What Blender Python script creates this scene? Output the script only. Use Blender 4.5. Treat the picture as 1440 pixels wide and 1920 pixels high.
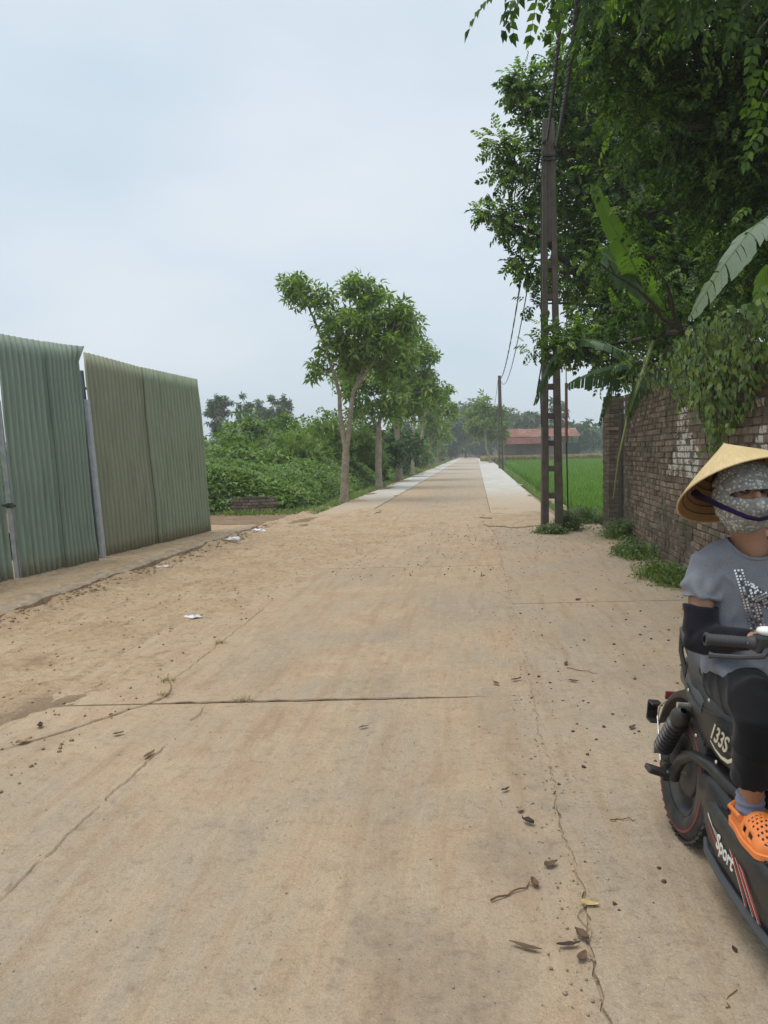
import bpy, bmesh, math, random
import numpy as np
from math import sin, cos, pi, radians, sqrt, atan2
from mathutils import Vector, Matrix, noise as mnoise

for o in list(bpy.data.objects): bpy.data.objects.remove(o)
S = bpy.context.scene
COL = S.collection
rng = np.random.default_rng(7)
random.seed(7)

# ------------------------------------------------------------------ camera
CAM_H, FPX, PITCH, ROLL = 1.5, 1440.0, radians(4.4), 0.022
_f = Vector((0, cos(PITCH), -sin(PITCH))); _u0 = Vector((0, sin(PITCH), cos(PITCH))); _r0 = Vector((1, 0, 0))
_r = _r0 * cos(ROLL) - _u0 * sin(ROLL); _u = _u0 * cos(ROLL) + _r0 * sin(ROLL)
cam = bpy.data.cameras.new('camera'); camo = bpy.data.objects.new('camera', cam); COL.objects.link(camo)
cam.sensor_fit = 'VERTICAL'; cam.sensor_height = 36; cam.lens = 27.0; cam.clip_start = 0.05; cam.clip_end = 4000
M = Matrix.Identity(4)
for i in range(3):
    M[i][0], M[i][1], M[i][2] = _r[i], _u[i], -_f[i]
M[2][3] = CAM_H
camo.matrix_world = M
S.camera = camo

# ------------------------------------------------------------------ sky, sun, exposure
SUN_EL, SUN_AZ = radians(74), radians(-115)      # azimuth from +Y towards +X
W = bpy.data.worlds.new('World'); S.world = W; W.use_nodes = True
wn, wl = W.node_tree.nodes, W.node_tree.links
wn.clear()
wo = wn.new('ShaderNodeOutputWorld'); bg = wn.new('ShaderNodeBackground')
sky = wn.new('ShaderNodeTexSky'); sky.sky_type = 'NISHITA'; sky.sun_disc = False
sky.sun_elevation = SUN_EL; sky.sun_rotation = SUN_AZ
sky.air_density = 1.2; sky.dust_density = 4.0; sky.ozone_density = 1.0
tc = wn.new('ShaderNodeTexCoord')
mp = wn.new('ShaderNodeMapping'); mp.inputs['Scale'].default_value = (1, 1, 2.2)
wl.new(tc.outputs['Generated'], mp.inputs['Vector'])
nz = wn.new('ShaderNodeTexNoise'); nz.inputs['Scale'].default_value = 2.3; nz.inputs['Detail'].default_value = 5; nz.inputs['Roughness'].default_value = 0.42
wl.new(mp.outputs['Vector'], nz.inputs['Vector'])
cr = wn.new('ShaderNodeValToRGB')
cr.color_ramp.elements[0].position = 0.33; cr.color_ramp.elements[0].color = (4.95, 6.0, 6.9, 1)
cr.color_ramp.elements[1].position = 0.70; cr.color_ramp.elements[1].color = (6.75, 7.2, 7.7, 1)
wl.new(nz.outputs['Fac'], cr.inputs['Fac'])
mx = wn.new('ShaderNodeMix'); mx.data_type = 'RGBA'; mx.inputs['Factor'].default_value = 0.90
wl.new(sky.outputs['Color'], mx.inputs[6]); wl.new(cr.outputs['Color'], mx.inputs[7])
wl.new(mx.outputs[2], bg.inputs['Color']); bg.inputs['Strength'].default_value = 0.105
wl.new(bg.outputs['Background'], wo.inputs['Surface'])
sl = bpy.data.lights.new('sun', 'SUN'); sl.energy = 1.75; sl.angle = radians(36); sl.color = (1.0, 0.955, 0.88)
so = bpy.data.objects.new('sun', sl); COL.objects.link(so)
so.rotation_euler = Vector((sin(SUN_AZ) * cos(SUN_EL), cos(SUN_AZ) * cos(SUN_EL), sin(SUN_EL))).to_track_quat('Z', 'Y').to_euler()
so.location = (-20, 10, 40)
S.view_settings.view_transform = 'Standard'; S.view_settings.look = 'None'
S.view_settings.exposure = 0.28; S.view_settings.gamma = 1.0; S.view_settings.use_curve_mapping = False
S.render.engine = 'CYCLES'
S.cycles.use_denoising = True
S.cycles.max_bounces = 8; S.cycles.diffuse_bounces = 3; S.cycles.glossy_bounces = 2
S.cycles.transmission_bounces = 4; S.cycles.transparent_max_bounces = 6; S.cycles.volume_bounces = 2
S.cycles.caustics_reflective = False; S.cycles.caustics_refractive = False

# ------------------------------------------------------------------ helpers
def P(px, py, Y):
    d = _r * ((px - 720) / FPX) + _u * ((960 - py) / FPX) + _f
    return Vector((0, 0, CAM_H)) + d * (Y / d.y)
SL = 0.121                                       # the road runs along (SL, 1)
def RT(t, y, z=0.0): return (t + SL * y, y, z)   # road frame -> world

def mesh_np(name, V, F):
    V = np.ascontiguousarray(V, dtype=np.float32); F = np.ascontiguousarray(F, dtype=np.int32)
    me = bpy.data.meshes.new(name)
    n, k = F.shape
    me.vertices.add(len(V)); me.vertices.foreach_set('co', V.ravel())
    me.loops.add(n * k); me.loops.foreach_set('vertex_index', F.ravel())
    me.polygons.add(n); me.polygons.foreach_set('loop_start', np.arange(0, n * k, k, dtype=np.int32))
    me.update(calc_edges=True); me.validate()
    return me
def mesh_py(name, V, F, smooth=False):
    me = bpy.data.meshes.new(name); me.from_pydata([tuple(v) for v in V], [], [tuple(f) for f in F]); me.update()
    if smooth: me.polygons.foreach_set('use_smooth', [True] * len(me.polygons))
    return me
def link(name, me, mat=None, parent=None, loc=None):
    o = bpy.data.objects.new(name, me); COL.objects.link(o)
    if mat is not None and me is not None and not me.materials: me.materials.append(mat)
    if parent is not None:
        o.parent = parent
        if parent.get('_w'): o.location = -parent.location          # child authored in world coordinates
        elif parent.parent is not None and parent.parent.get('_w'): pass
    if loc is not None: o.location = loc
    return o
def thing(name, loc, label, cat, group=None, world=True, rot=(0, 0, 0)):
    o = bpy.data.objects.new(name, None); COL.objects.link(o)
    o.location = loc; o.rotation_euler = rot; o.empty_display_size = 0.2
    if world: o['_w'] = 1
    return tag(o, label, cat, group)
def tag(o, label=None, cat=None, group=None, kind=None):
    if label: o['label'] = label
    if cat: o['category'] = cat
    if group: o['group'] = group
    if kind: o['kind'] = kind
    return o
def struct(name, me, mat): return tag(link(name, me, mat), kind='structure')

class G:                                          # collects shapes for ONE mesh
    def __init__(s): s.V = []; s.F = []
    def add(s, V, F):
        b = len(s.V); s.V += [tuple(v) for v in V]; s.F += [tuple(i + b for i in f) for f in F]; return s
    def box(s, c, d, rot=None):
        V = []
        for z in (-1, 1):
            for y in (-1, 1):
                for x in (-1, 1):
                    v = Vector((x * d[0] / 2, y * d[1] / 2, z * d[2] / 2))
                    if rot is not None: v = rot @ v
                    V.append(v + Vector(c))
        return s.add(V, [(0, 2, 3, 1), (4, 5, 7, 6), (0, 1, 5, 4), (2, 6, 7, 3), (0, 4, 6, 2), (1, 3, 7, 5)])
    def tube(s, pts, rad, n=8, cap=True, flat=1.0):
        pts = [Vector(p) for p in pts]
        if not hasattr(rad, '__len__'): rad = [rad] * len(pts)
        V, F = [], []
        t = (pts[1] - pts[0]).normalized()
        a = t.orthogonal().normalized()
        for i, p in enumerate(pts):
            if i == 0: t = pts[1] - pts[0]
            elif i == len(pts) - 1: t = pts[-1] - pts[-2]
            else: t = pts[i + 1] - pts[i - 1]
            t.normalize(); a = (a - t * a.dot(t)).normalized(); b = t.cross(a)
            for k in range(n):
                w = 2 * pi * k / n
                V.append(p + a * (cos(w) * rad[i]) + b * (sin(w) * rad[i] * flat))
        for i in range(len(pts) - 1):
            for k in range(n):
                F.append((i * n + k, i * n + (k + 1) % n, (i + 1) * n + (k + 1) % n, (i + 1) * n + k))
        if cap:
            F.append(tuple(range(n - 1, -1, -1))); m = (len(pts) - 1) * n; F.append(tuple(range(m, m + n)))
        return s.add(V, F)
    def loft(s, rings, n=16):                     # ring: (centre, half-vector a, half-vector b)
        V, F = [], []
        for c, a, b in rings:
            c, a, b = Vector(c), Vector(a), Vector(b)
            for k in range(n):
                w = 2 * pi * k / n; V.append(c + a * cos(w) + b * sin(w))
        for i in range(len(rings) - 1):
            for k in range(n):
                F.append((i * n + k, i * n + (k + 1) % n, (i + 1) * n + (k + 1) % n, (i + 1) * n + k))
        F.append(tuple(range(n - 1, -1, -1))); m = (len(rings) - 1) * n; F.append(tuple(range(m, m + n)))
        return s.add(V, F)
    def ell(s, c, r, n=14, m=10, rot=None):
        V, F = [], []
        c = Vector(c)
        for i in range(m + 1):
            a = -pi / 2 + pi * i / m
            for k in range(n):
                w = 2 * pi * k / n
                v = Vector((cos(a) * cos(w) * r[0], cos(a) * sin(w) * r[1], sin(a) * r[2]))
                V.append(c + (rot @ v if rot is not None else v))
        for i in range(m):
            for k in range(n):
                F.append((i * n + k, i * n + (k + 1) % n, (i + 1) * n + (k + 1) % n, (i + 1) * n + k))
        return s.add(V, F)
    def lathe(s, prof, c, ax, n=24):              # prof: (radius, height along axis)
        ax = Vector(ax).normalized(); a = ax.orthogonal().normalized(); b = ax.cross(a); c = Vector(c)
        V, F = [], []
        for r, h in prof:
            for k in range(n):
                w = 2 * pi * k / n; V.append(c + ax * h + (a * cos(w) + b * sin(w)) * r)
        for i in range(len(prof) - 1):
            for k in range(n):
                F.append((i * n + k, i * n + (k + 1) % n, (i + 1) * n + (k + 1) % n, (i + 1) * n + k))
        return s.add(V, F)
    def prism(s, poly, off):                      # extrude a planar polygon by a vector
        n = len(poly); off = Vector(off); poly = [Vector(p) for p in poly]
        V = poly + [p + off for p in poly]
        F = [tuple(range(n - 1, -1, -1)), tuple(range(n, 2 * n))] + [(i, (i + 1) % n, n + (i + 1) % n, n + i) for i in range(n)]
        return s.add(V, F)
    def mesh(s, name, smooth=False, bevel=0.0, seg=2):
        me = mesh_py(name, s.V, s.F)
        bm = bmesh.new(); bm.from_mesh(me)
        bmesh.ops.remove_doubles(bm, verts=bm.verts, dist=1e-6)
        bmesh.ops.recalc_face_normals(bm, faces=bm.faces)
        if bevel:
            ed = [e for e in bm.edges if len(e.link_faces) == 2 and e.calc_face_angle(0) > 0.5]
            bmesh.ops.bevel(bm, geom=ed, offset=bevel, segments=seg, affect='EDGES', profile=0.5)
        if smooth:
            for f in bm.faces: f.smooth = True
            for e in bm.edges:
                if len(e.link_faces) == 2 and e.calc_face_angle(0) > 0.75: e.smooth = False
        bm.to_mesh(me); bm.free()
        return me

def sst(a, b, x):
    x = min(1, max(0, (x - a) / (b - a))); return x * x * (3 - 2 * x)
# --- node materials
class NT:
    def __init__(s, name):
        s.m = bpy.data.materials.new(name); s.m.use_nodes = True
        s.t = s.m.node_tree; s.b = s.t.nodes['Principled BSDF']; s.out = s.t.nodes['Material Output']
    def n(s, ty, **kw):
        x = s.t.nodes.new(ty)
        for k, v in kw.items(): setattr(x, k, v)
        return x
    def l(s, a, b): s.t.links.new(a, b)
    def pos(s, scale=(1, 1, 1), rotz=0.0, obj=False):
        src = s.n('ShaderNodeTexCoord').outputs['Object'] if obj else s.n('ShaderNodeNewGeometry').outputs['Position']
        if rotz:
            q = s.n('ShaderNodeMapping'); q.inputs['Rotation'].default_value = (0, 0, rotz); s.l(src, q.inputs['Vector']); src = q.outputs['Vector']
        m = s.n('ShaderNodeMapping'); m.inputs['Scale'].default_value = scale
        s.l(src, m.inputs['Vector']); return m.outputs['Vector']
    def noise(s, vec, scale, detail=4, rough=0.55, dist=0.0):
        x = s.n('ShaderNodeTexNoise'); x.inputs['Scale'].default_value = scale; x.inputs['Detail'].default_value = detail
        x.inputs['Roughness'].default_value = rough; x.inputs['Distortion'].default_value = dist
        s.l(vec, x.inputs['Vector']); return x.outputs['Fac']
    def voro(s, vec, scale, feat='F1', out='Distance'):
        x = s.n('ShaderNodeTexVoronoi'); x.feature = feat; x.inputs['Scale'].default_value = scale; s.l(vec, x.inputs['Vector']); return x.outputs[out]
    def ramp(s, fac, stops):
        x = s.n('ShaderNodeValToRGB'); e = x.color_ramp.elements
        while len(e) < len(stops): e.new(0.5)
        for i, (p, c) in enumerate(stops):
            e[i].position = p; e[i].color = (c, c, c, 1) if not hasattr(c, '__len__') else (*c, 1)
        s.l(fac, x.inputs['Fac']); return x.outputs['Color']
    def mix(s, f, a, b, mode='MIX'):
        x = s.n('ShaderNodeMix'); x.data_type = 'RGBA'; x.blend_type = mode
        for v, i in ((f, 0), (a, 6), (b, 7)):
            if hasattr(v, 'is_linked'): s.l(v, x.inputs[i])
            elif i == 0: x.inputs[0].default_value = v
            else: x.inputs[i].default_value = (*v, 1) if len(v) == 3 else v
        return x.outputs[2]
    def math(s, op, a, b=0.0, c=None):
        x = s.n('ShaderNodeMath'); x.operation = op
        for i, v in enumerate((a, b, c)):
            if v is None: continue
            if hasattr(v, 'is_linked'): s.l(v, x.inputs[i])
            else: x.inputs[i].default_value = v
        return x.outputs[0]
    def sep(s, vec):
        x = s.n('ShaderNodeSeparateXYZ'); s.l(vec, x.inputs[0]); return x.outputs
    def rng(s, v, a, b, c=0.0, d=1.0):
        x = s.n('ShaderNodeMapRange'); s.l(v, x.inputs[0]); x.interpolation_type = 'SMOOTHSTEP'
        for i, q in enumerate((a, b, c, d)): x.inputs[1 + i].default_value = q
        return x.outputs[0]
    def bump(s, h, dist, strength=1.0, nrm=None):
        x = s.n('ShaderNodeBump'); x.inputs['Distance'].default_value = dist; x.inputs['Strength'].default_value = strength
        s.l(h, x.inputs['Height'])
        if nrm is not None: s.l(nrm, x.inputs['Normal'])
        return x.outputs['Normal']
    def done(s, col=None, rough=0.8, nrm=None, metal=0.0, spec=None):
        if col is not None:
            if hasattr(col, 'is_linked'): s.l(col, s.b.inputs['Base Color'])
            else: s.b.inputs['Base Color'].default_value = (*col, 1)
        if hasattr(rough, 'is_linked'): s.l(rough, s.b.inputs['Roughness'])
        else: s.b.inputs['Roughness'].default_value = rough
        if nrm is not None: s.l(nrm, s.b.inputs['Normal'])
        s.b.inputs['Metallic'].default_value = metal
        if spec is not None: s.b.inputs['Specular IOR Level'].default_value = spec
        return s.m

def simple(name, c, rough=0.6, var=0.25, scale=14, metal=0.0, bump=0.0, spec=None, obj=True):
    k = NT(name); v = k.pos(obj=obj)
    f = k.noise(v, scale, 5, 0.6)
    col = k.mix(k.ramp(f, [(0.3, 0.0), (0.7, 1.0)]), tuple(x * (1 - var) for x in c), tuple(min(1, x * (1 + var)) for x in c))
    nr = k.bump(k.noise(v, scale * 6, 4, 0.6), bump) if bump else None
    r = k.math('MULTIPLY_ADD', f, 0.25, rough - 0.12)
    return k.done(col, r, nr, metal, spec)

def leafmat(name, dark, mid, light, trans=0.35, rough=0.45, tcol=None):
    k = NT(name)
    g = k.n('ShaderNodeNewGeometry')
    rnd = g.outputs['Random Per Island']
    big = k.noise(k.pos(), 0.9, 2, 0.5)
    f = k.math('ADD', k.math('MULTIPLY', rnd, 0.62), k.math('MULTIPLY', big, 0.42))
    col = k.ramp(f, [(0.18, dark), (0.5, mid), (0.93, light)])
    k.done(col, rough, spec=0.35)
    tr = k.n('ShaderNodeBsdfTranslucent')
    k.l(k.mix(1.0, col, tcol or (1.25, 1.5, 0.45), 'MULTIPLY'), tr.inputs['Color'])
    ms = k.n('ShaderNodeMixShader'); ms.inputs[0].default_value = trans
    k.l(k.b.outputs[0], ms.inputs[1]); k.l(tr.outputs[0], ms.inputs[2]); k.l(ms.outputs[0], k.out.inputs['Surface'])
    return k.m

RA = math.atan(SL)
# ------------------------------------------------------------------ ground materials
def concrete(name, grey, dusty, tan, dust_lo, dust_hi, clean_far=True, stains=True):
    k = NT(name)
    v = k.pos(rotz=RA); w = k.pos(); long_ = k.pos((1, 0.10, 1), RA)
    fine = k.noise(w, 260, 3, 0.7); mid = k.noise(w, 34, 5, 0.65); big = k.noise(v, 0.75, 5, 0.58, 0.6)
    pat = k.noise(w, 2.3, 6, 0.62, 0.3); streak = k.noise(long_, 9.0, 5, 0.62, 0.15); streak2 = k.noise(long_, 26.0, 4, 0.6)
    c = k.mix(k.ramp(pat, [(0.35, 0.0), (0.65, 1.0)]), tuple(x * 0.90 for x in grey), tuple(x * 1.08 for x in grey))
    dm = k.ramp(k.math('ADD', k.math('MULTIPLY', big, 0.6), k.math('MULTIPLY', streak, 0.4)), [(dust_lo, 0.0), (dust_hi, 1.0)])
    if clean_far:
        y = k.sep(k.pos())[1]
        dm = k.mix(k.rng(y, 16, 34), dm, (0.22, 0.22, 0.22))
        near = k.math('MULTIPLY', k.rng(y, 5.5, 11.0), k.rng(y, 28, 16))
        dm = k.math('MAXIMUM', dm, k.math('MULTIPLY', near, k.ramp(big, [(0.30, 0.25), (0.52, 1.0)])))
    if clean_far:
        tx = k.sep(v)[0]
        dm = k.math('MAXIMUM', dm, k.math('MULTIPLY', k.rng(tx, -1.15, -2.1), k.math('MULTIPLY', k.rng(y, 3.2, 4.6), k.ramp(pat, [(0.25, 0.55), (0.5, 1.0)]))))
    dc = k.mix(k.ramp(pat, [(0.38, 0.0), (0.62, 1.0)]), dusty, tan)
    c = k.mix(dm, c, dc)
    # tyre polish and dirt along the road
    c = k.mix(k.math('MULTIPLY', k.ramp(streak, [(0.48, 0.0), (0.70, 1.0)]), 0.46), c, tuple(x * 0.60 for x in tan))
    c = k.mix(k.math('MULTIPLY', k.ramp(streak2, [(0.52, 0.0), (0.72, 1.0)]), 0.22), c, tuple(min(1, x * 1.25) for x in dusty))
    if stains:
        st = k.noise(k.pos((1, 0.55, 1), RA), 1.15, 5, 0.68, 0.8)
        c = k.mix(k.math('MULTIPLY', k.ramp(st, [(0.55, 0.0), (0.70, 1.0)]), 0.32), c, (0.23, 0.175, 0.12))
        sm = k.noise(w, 7.5, 5, 0.7)
        c = k.mix(k.math('MULTIPLY', k.ramp(sm, [(0.62, 0.0), (0.74, 1.0)]), 0.45), c, (0.20, 0.15, 0.10))
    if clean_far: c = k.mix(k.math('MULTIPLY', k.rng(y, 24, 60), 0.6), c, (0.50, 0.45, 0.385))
    # grit and speckle
    g90 = k.noise(w, 95, 4, 0.75); g14 = k.noise(w, 14, 6, 0.72, 0.4)
    c = k.mix(k.math('MULTIPLY', k.ramp(g14, [(0.53, 0.0), (0.68, 1.0)]), 0.45), c, tuple(x * 0.50 for x in tan))
    c = k.mix(k.math('MULTIPLY', k.ramp(g14, [(0.30, 1.0), (0.44, 0.0)]), 0.28), c, tuple(min(1, x * 1.22) for x in dusty))
    c = k.mix(k.math('MULTIPLY', k.ramp(mid, [(0.30, 1.0), (0.46, 0.0)]), 0.34), c, (0.20, 0.15, 0.105))
    c = k.mix(k.math('MULTIPLY', k.ramp(g90, [(0.30, 1.0), (0.44, 0.0)]), 0.60), c, (0.17, 0.13, 0.095))
    c = k.mix(k.math('MULTIPLY', k.ramp(g90, [(0.58, 0.0), (0.70, 1.0)]), 0.45), c, (0.64, 0.55, 0.43))
    c = k.mix(k.math('MULTIPLY', k.ramp(fine, [(0.34, 1.0), (0.48, 0.0)]), 0.45), c, (0.15, 0.12, 0.09))
    c = k.mix(k.math('MULTIPLY', k.ramp(k.voro(w, 21), [(0.035, 1.0), (0.075, 0.0)]), 0.7), c, (0.11, 0.085, 0.06))
    for (sx, sy, rx, ry, amt) in (((0.10, 2.05, 0.30, 0.34, 0.42), (0.42, 2.75, 0.16, 0.35, 0.35), (0.62, 4.0, 0.16, 0.9, 0.22), (-0.05, 2.9, 0.14, 0.6, 0.2)) if stains else ()):
        mpn = k.n('ShaderNodeMapping'); mpn.inputs['Location'].default_value = (-sx / rx, -sy / ry, 0); mpn.inputs['Scale'].default_value = (1 / rx, 1 / ry, 0); k.l(k.n('ShaderNodeNewGeometry').outputs['Position'], mpn.inputs['Vector'])
        ln = k.n('ShaderNodeVectorMath'); ln.operation = 'LENGTH'; k.l(mpn.outputs[0], ln.inputs[0])
        dd = k.math('ADD', ln.outputs['Value'], k.math('MULTIPLY', k.math('SUBTRACT', pat, 0.5), 2.6))
        c = k.mix(k.math('MULTIPLY', k.math('MULTIPLY', k.rng(dd, 1.15, 0.35), k.ramp(g14, [(0.25, 0.5), (0.6, 1.0)])), amt), c, (0.175, 0.145, 0.11))
    n1 = k.bump(mid, 0.010, 0.8); n2 = k.bump(g90, 0.005, 0.8, n1)
    return k.done(c, 0.9, n2, spec=0.2)
GREY, DUSTY, TAN = (0.388, 0.320, 0.236), (0.502, 0.380, 0.256), (0.445, 0.313, 0.203)
M_road = concrete('concrete_road', GREY, DUSTY, TAN, 0.40, 0.56)
M_apron = concrete('concrete_apron', (0.392, 0.325, 0.240), (0.478, 0.365, 0.25), (0.425, 0.305, 0.20), 0.42, 0.60, False)

def white_concrete():
    k = NT('pale_concrete'); w = k.pos(); v = k.pos((1, 0.2, 1), RA)
    pat = k.noise(w, 1.6, 6, 0.62); fine = k.noise(w, 60, 4, 0.7); st = k.noise(v, 5, 5, 0.6)
    c = k.mix(k.ramp(pat, [(0.35, 0.0), (0.65, 1.0)]), (0.45, 0.43, 0.39), (0.58, 0.56, 0.515))
    y = k.sep(k.pos())[1]
    d = k.math('MULTIPLY', k.rng(y, 34, 19), k.ramp(pat, [(0.28, 0.8), (0.5, 1.0)]))
    c = k.mix(d, c, (0.445, 0.345, 0.24))
    c = k.mix(k.math('MULTIPLY', k.ramp(st, [(0.55, 0.0), (0.75, 1.0)]), 0.35), c, (0.32, 0.27, 0.21))
    c = k.mix(k.math('MULTIPLY', k.ramp(fine, [(0.3, 1.0), (0.48, 0.0)]), 0.3), c, (0.25, 0.22, 0.18))
    return k.done(c, 0.9, k.bump(fine, 0.003, 0.7), spec=0.2)
M_white = white_concrete()

def dirt_mat(name, a, b, dark, damp=False):
    k = NT(name); w = k.pos()
    n1 = k.noise(w, 1.4, 6, 0.65, 0.5); n2 = k.noise(w, 12, 6, 0.7, 0.2); n3 = k.noise(w, 160, 3, 0.7); n4 = k.noise(k.pos((1, 0.3, 1), RA), 6, 5, 0.66)
    c = k.mix(k.ramp(n1, [(0.35, 0.0), (0.65, 1.0)]), a, b)
    c = k.mix(k.math('MULTIPLY', k.ramp(n2, [(0.5, 0.0), (0.68, 1.0)]), 0.62), c, dark)
    c = k.mix(k.math('MULTIPLY', k.ramp(n4, [(0.52, 0.0), (0.7, 1.0)]), 0.45), c, dark)
    n5 = k.noise(w, 48, 5, 0.75)
    c = k.mix(k.math('MULTIPLY', k.ramp(n5, [(0.34, 1.0), (0.48, 0.0)]), 0.42), c, tuple(x * 0.6 for x in dark))
    c = k.mix(k.math('MULTIPLY', k.ramp(n3, [(0.34, 1.0), (0.5, 0.0)]), 0.4), c, tuple(x * 0.5 for x in dark))
    if damp:
        mpn = k.n('ShaderNodeMapping'); mpn.inputs['Location'].default_value = (1.95 / 0.42, -4.35 / 0.62, 0); mpn.inputs['Scale'].default_value = (1 / 0.42, 1 / 0.62, 0); k.l(w, mpn.inputs['Vector'])
        ln = k.n('ShaderNodeVectorMath'); ln.operation = 'LENGTH'; k.l(mpn.outputs[0], ln.inputs[0])
        c = k.mix(k.math('MULTIPLY', k.rng(k.math('ADD', ln.outputs['Value'], k.math('MULTIPLY', k.math('SUBTRACT', n2, 0.5), 1.6)), 1.1, 0.5), 0.7), c, (0.17, 0.115, 0.075))
    c = k.mix(k.math('MULTIPLY', k.ramp(n3, [(0.6, 0.0), (0.74, 1.0)]), 0.35), c, (0.62, 0.50, 0.36))
    return k.done(c, 0.95, k.bump(n3, 0.005, 0.8, k.bump(n2, 0.03, 0.8)), spec=0.15)
M_dirt = dirt_mat('dry_dirt', (0.455, 0.325, 0.202), (0.535, 0.408, 0.272), (0.225, 0.150, 0.092), True)
M_earth = dirt_mat('bare_earth', (0.24, 0.16, 0.10), (0.30, 0.21, 0.13), (0.13, 0.09, 0.06))
M_kerb = simple('kerb_concrete', (0.33, 0.255, 0.175), 0.9, 0.35, 9, bump=0.006, obj=False)
M_crack = simple('crack_dirt', (0.20, 0.145, 0.09), 0.95, 0.4, 30, obj=False)
M_mudline = simple('damp_mud', (0.25, 0.185, 0.12), 0.85, 0.3, 20, bump=0.004, obj=False)
k = NT('wild_ground'); v = k.pos()
M_ground = k.done(k.mix(k.ramp(k.noise(v, 0.35, 6, 0.65), [(0.35, 0.0), (0.65, 1.0)]), (0.055, 0.085, 0.022), (0.14, 0.12, 0.06)), 0.95, spec=0.1)
k = NT('paddy_floor'); v = k.pos()
M_paddy = k.done(k.mix(k.ramp(k.noise(v, 0.22, 5, 0.6), [(0.35, 0.0), (0.65, 1.0)]), (0.045, 0.10, 0.018), (0.075, 0.15, 0.028)), 0.9, spec=0.1)

def sheet(name, pts, z, mat, thick=0.0):          # flat polygon, optional thickness downwards
    g = G()
    if thick: g.prism([(x, y, z - thick) for x, y in pts], (0, 0, thick))
    else: g.add([(x, y, z) for x, y in pts], [tuple(range(len(pts)))])
    return struct(name, g.mesh(name), mat)
sheet('ground', [(-900, -60), (900, -60), (900, 1800), (-900, 1800)], -0.55, M_ground)

# ---- the road: concrete slabs with open joints
road = tag(link('road', None), kind='structure')
pave_l = tag(link('pavement_left', None), kind='structure')
pave_r = tag(link('pavement_right', None), kind='structure')
apron = tag(link('roadside_apron', None), kind='structure')
T_L, T_R, T_LO, T_RO = -2.75, 0.33, -4.0, 1.75
def slab(parent, t0, t1, y0, y1, z, mat, thick=0.16, gap=0.003, jag=0.0, n=1, bev=0.006):
    g = G()
    jg = lambda q: 0.0135 if abs(q - 4.6) < 0.1 and parent is road else gap
    ya, yb = y0 + jg(y0), y1 - jg(y1)
    m = max(2, int((yb - ya) / 0.035)) if jag else 1
    R = []; L = []
    for i in range(m + 1):
        y = ya + (yb - ya) * i / m
        e = jag * (mnoise.noise(Vector((0.3, y * 2.1, 0))) + 0.7 * mnoise.noise(Vector((4.3, y * 9.0, 0))) + 0.6 * mnoise.noise(Vector((9.1, y * 27.0, 0)))) if jag else 0
        if t1 == T_R: R.append(RT(t1 + e - 0.005, y, z - thick)); L.append(RT(t0 + 0.012, y, z - thick))
        elif t0 == T_R: R.append(RT(t1, y, z - thick)); L.append(RT(t0 + e + 0.004 + 0.012 * abs(mnoise.noise(Vector((2.2, y * 5, 0)))) ** 1.5, y, z - thick))
        else: R.append(RT(t1, y, z - thick)); L.append(RT(t0, y, z - thick))
    g.prism(R + L[::-1], (0, 0, thick))
    return link('slab', g.mesh('slab', bevel=bev if not jag else 0), mat, parent)
ys = [-0.7] + [4.6 + 5.4 * i for i in range(19)]
for a, b in zip(ys[:-1], ys[1:]):
    slab(road, T_L, T_R, a, b, 0.0 + random.uniform(-0.002, 0.002), M_road, jag=0.022 if a < 20 else 0)
slab(road, T_L, T_R, ys[-1], 185, 0.0, M_road)
slab(road, T_L, T_R, -8, -0.7, 0.0, M_road)
yr = [-8, -1.0, 2.2, 7.4, 11.2, 15.25]
for a, b in zip(yr[:-1], yr[1:]): slab(apron, T_R, 2.42, a, b, 0.004 + random.uniform(-0.002, 0.003), M_apron, jag=0.022, gap=0.004)
yl = [15.3 + 4.3 * i for i in range(15)]
for a, b in zip(yl[:-1], yl[1:]):
    slab(pave_l, T_LO, T_L - 0.01, a, b, 0.014, M_white)
    slab(pave_r, T_R + 0.01, T_RO + 0.006 * (a - 15), a, b, 0.014, M_white)
slab(pave_l, T_LO, T_L - 0.01, yl[-1], 185, 0.014, M_white); slab(pave_r, T_R + 0.01, 2.2, yl[-1], 160, 0.014, M_white)
def fill(pts, mat, name='joint_dust', parent=None):
    V = []; 
    for p, q, z in pts: V += [(p[0], p[1], z), (q[0], q[1], z)]
    link(name, mesh_py(name, V, [(2 * i, 2 * i + 1, 2 * i + 3, 2 * i + 2) for i in range(len(pts) - 1)]), mat, parent or road)
for y in ys[1:-1]:
    t0 = -0.14 if abs(y - 4.6) < 0.1 else T_L
    fill([(RT(t, y - 0.013), RT(t, y + 0.013), (-0.0025 if abs(y - 4.6) > 0.1 else -0.012 + 0.010 * min(1, (t - t0) / 0.15)) + 0.002 * mnoise.noise(Vector((t * 6, y, 0)))) for t in [t0 + (T_R - 0.03 - t0) * i / 40 for i in range(41)]], M_road)
for y in yr[1:-1]: fill([(RT(t, y - 0.008), RT(t, y + 0.008), 0.0022) for t in (T_R + 0.03, 1.0, 1.7, 2.4)], M_apron)
fill([(RT(T_R - 0.05, y), RT(T_R + 0.06, y), -0.0075 + 0.007 * sst(2.0, 6.5, y) + 0.006 * mnoise.noise(Vector((y * 3.1, 0, 2))) + 0.003 * mnoise.noise(Vector((y * 13, 0, 2)))) for y in [1.2 + 14 * i / 500 for i in range(501)]], M_apron)
# bedding below the slabs, visible in the joints
sheet('subgrade', [RT(-6.2, -8)[:2], RT(2.6, -8)[:2], RT(1.9, 15.2)[:2], RT(1.7, 90)[:2], RT(-4.1, 90)[:2], RT(-6.2, 15.2)[:2]], -0.009, M_mudline, 0.3)
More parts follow.
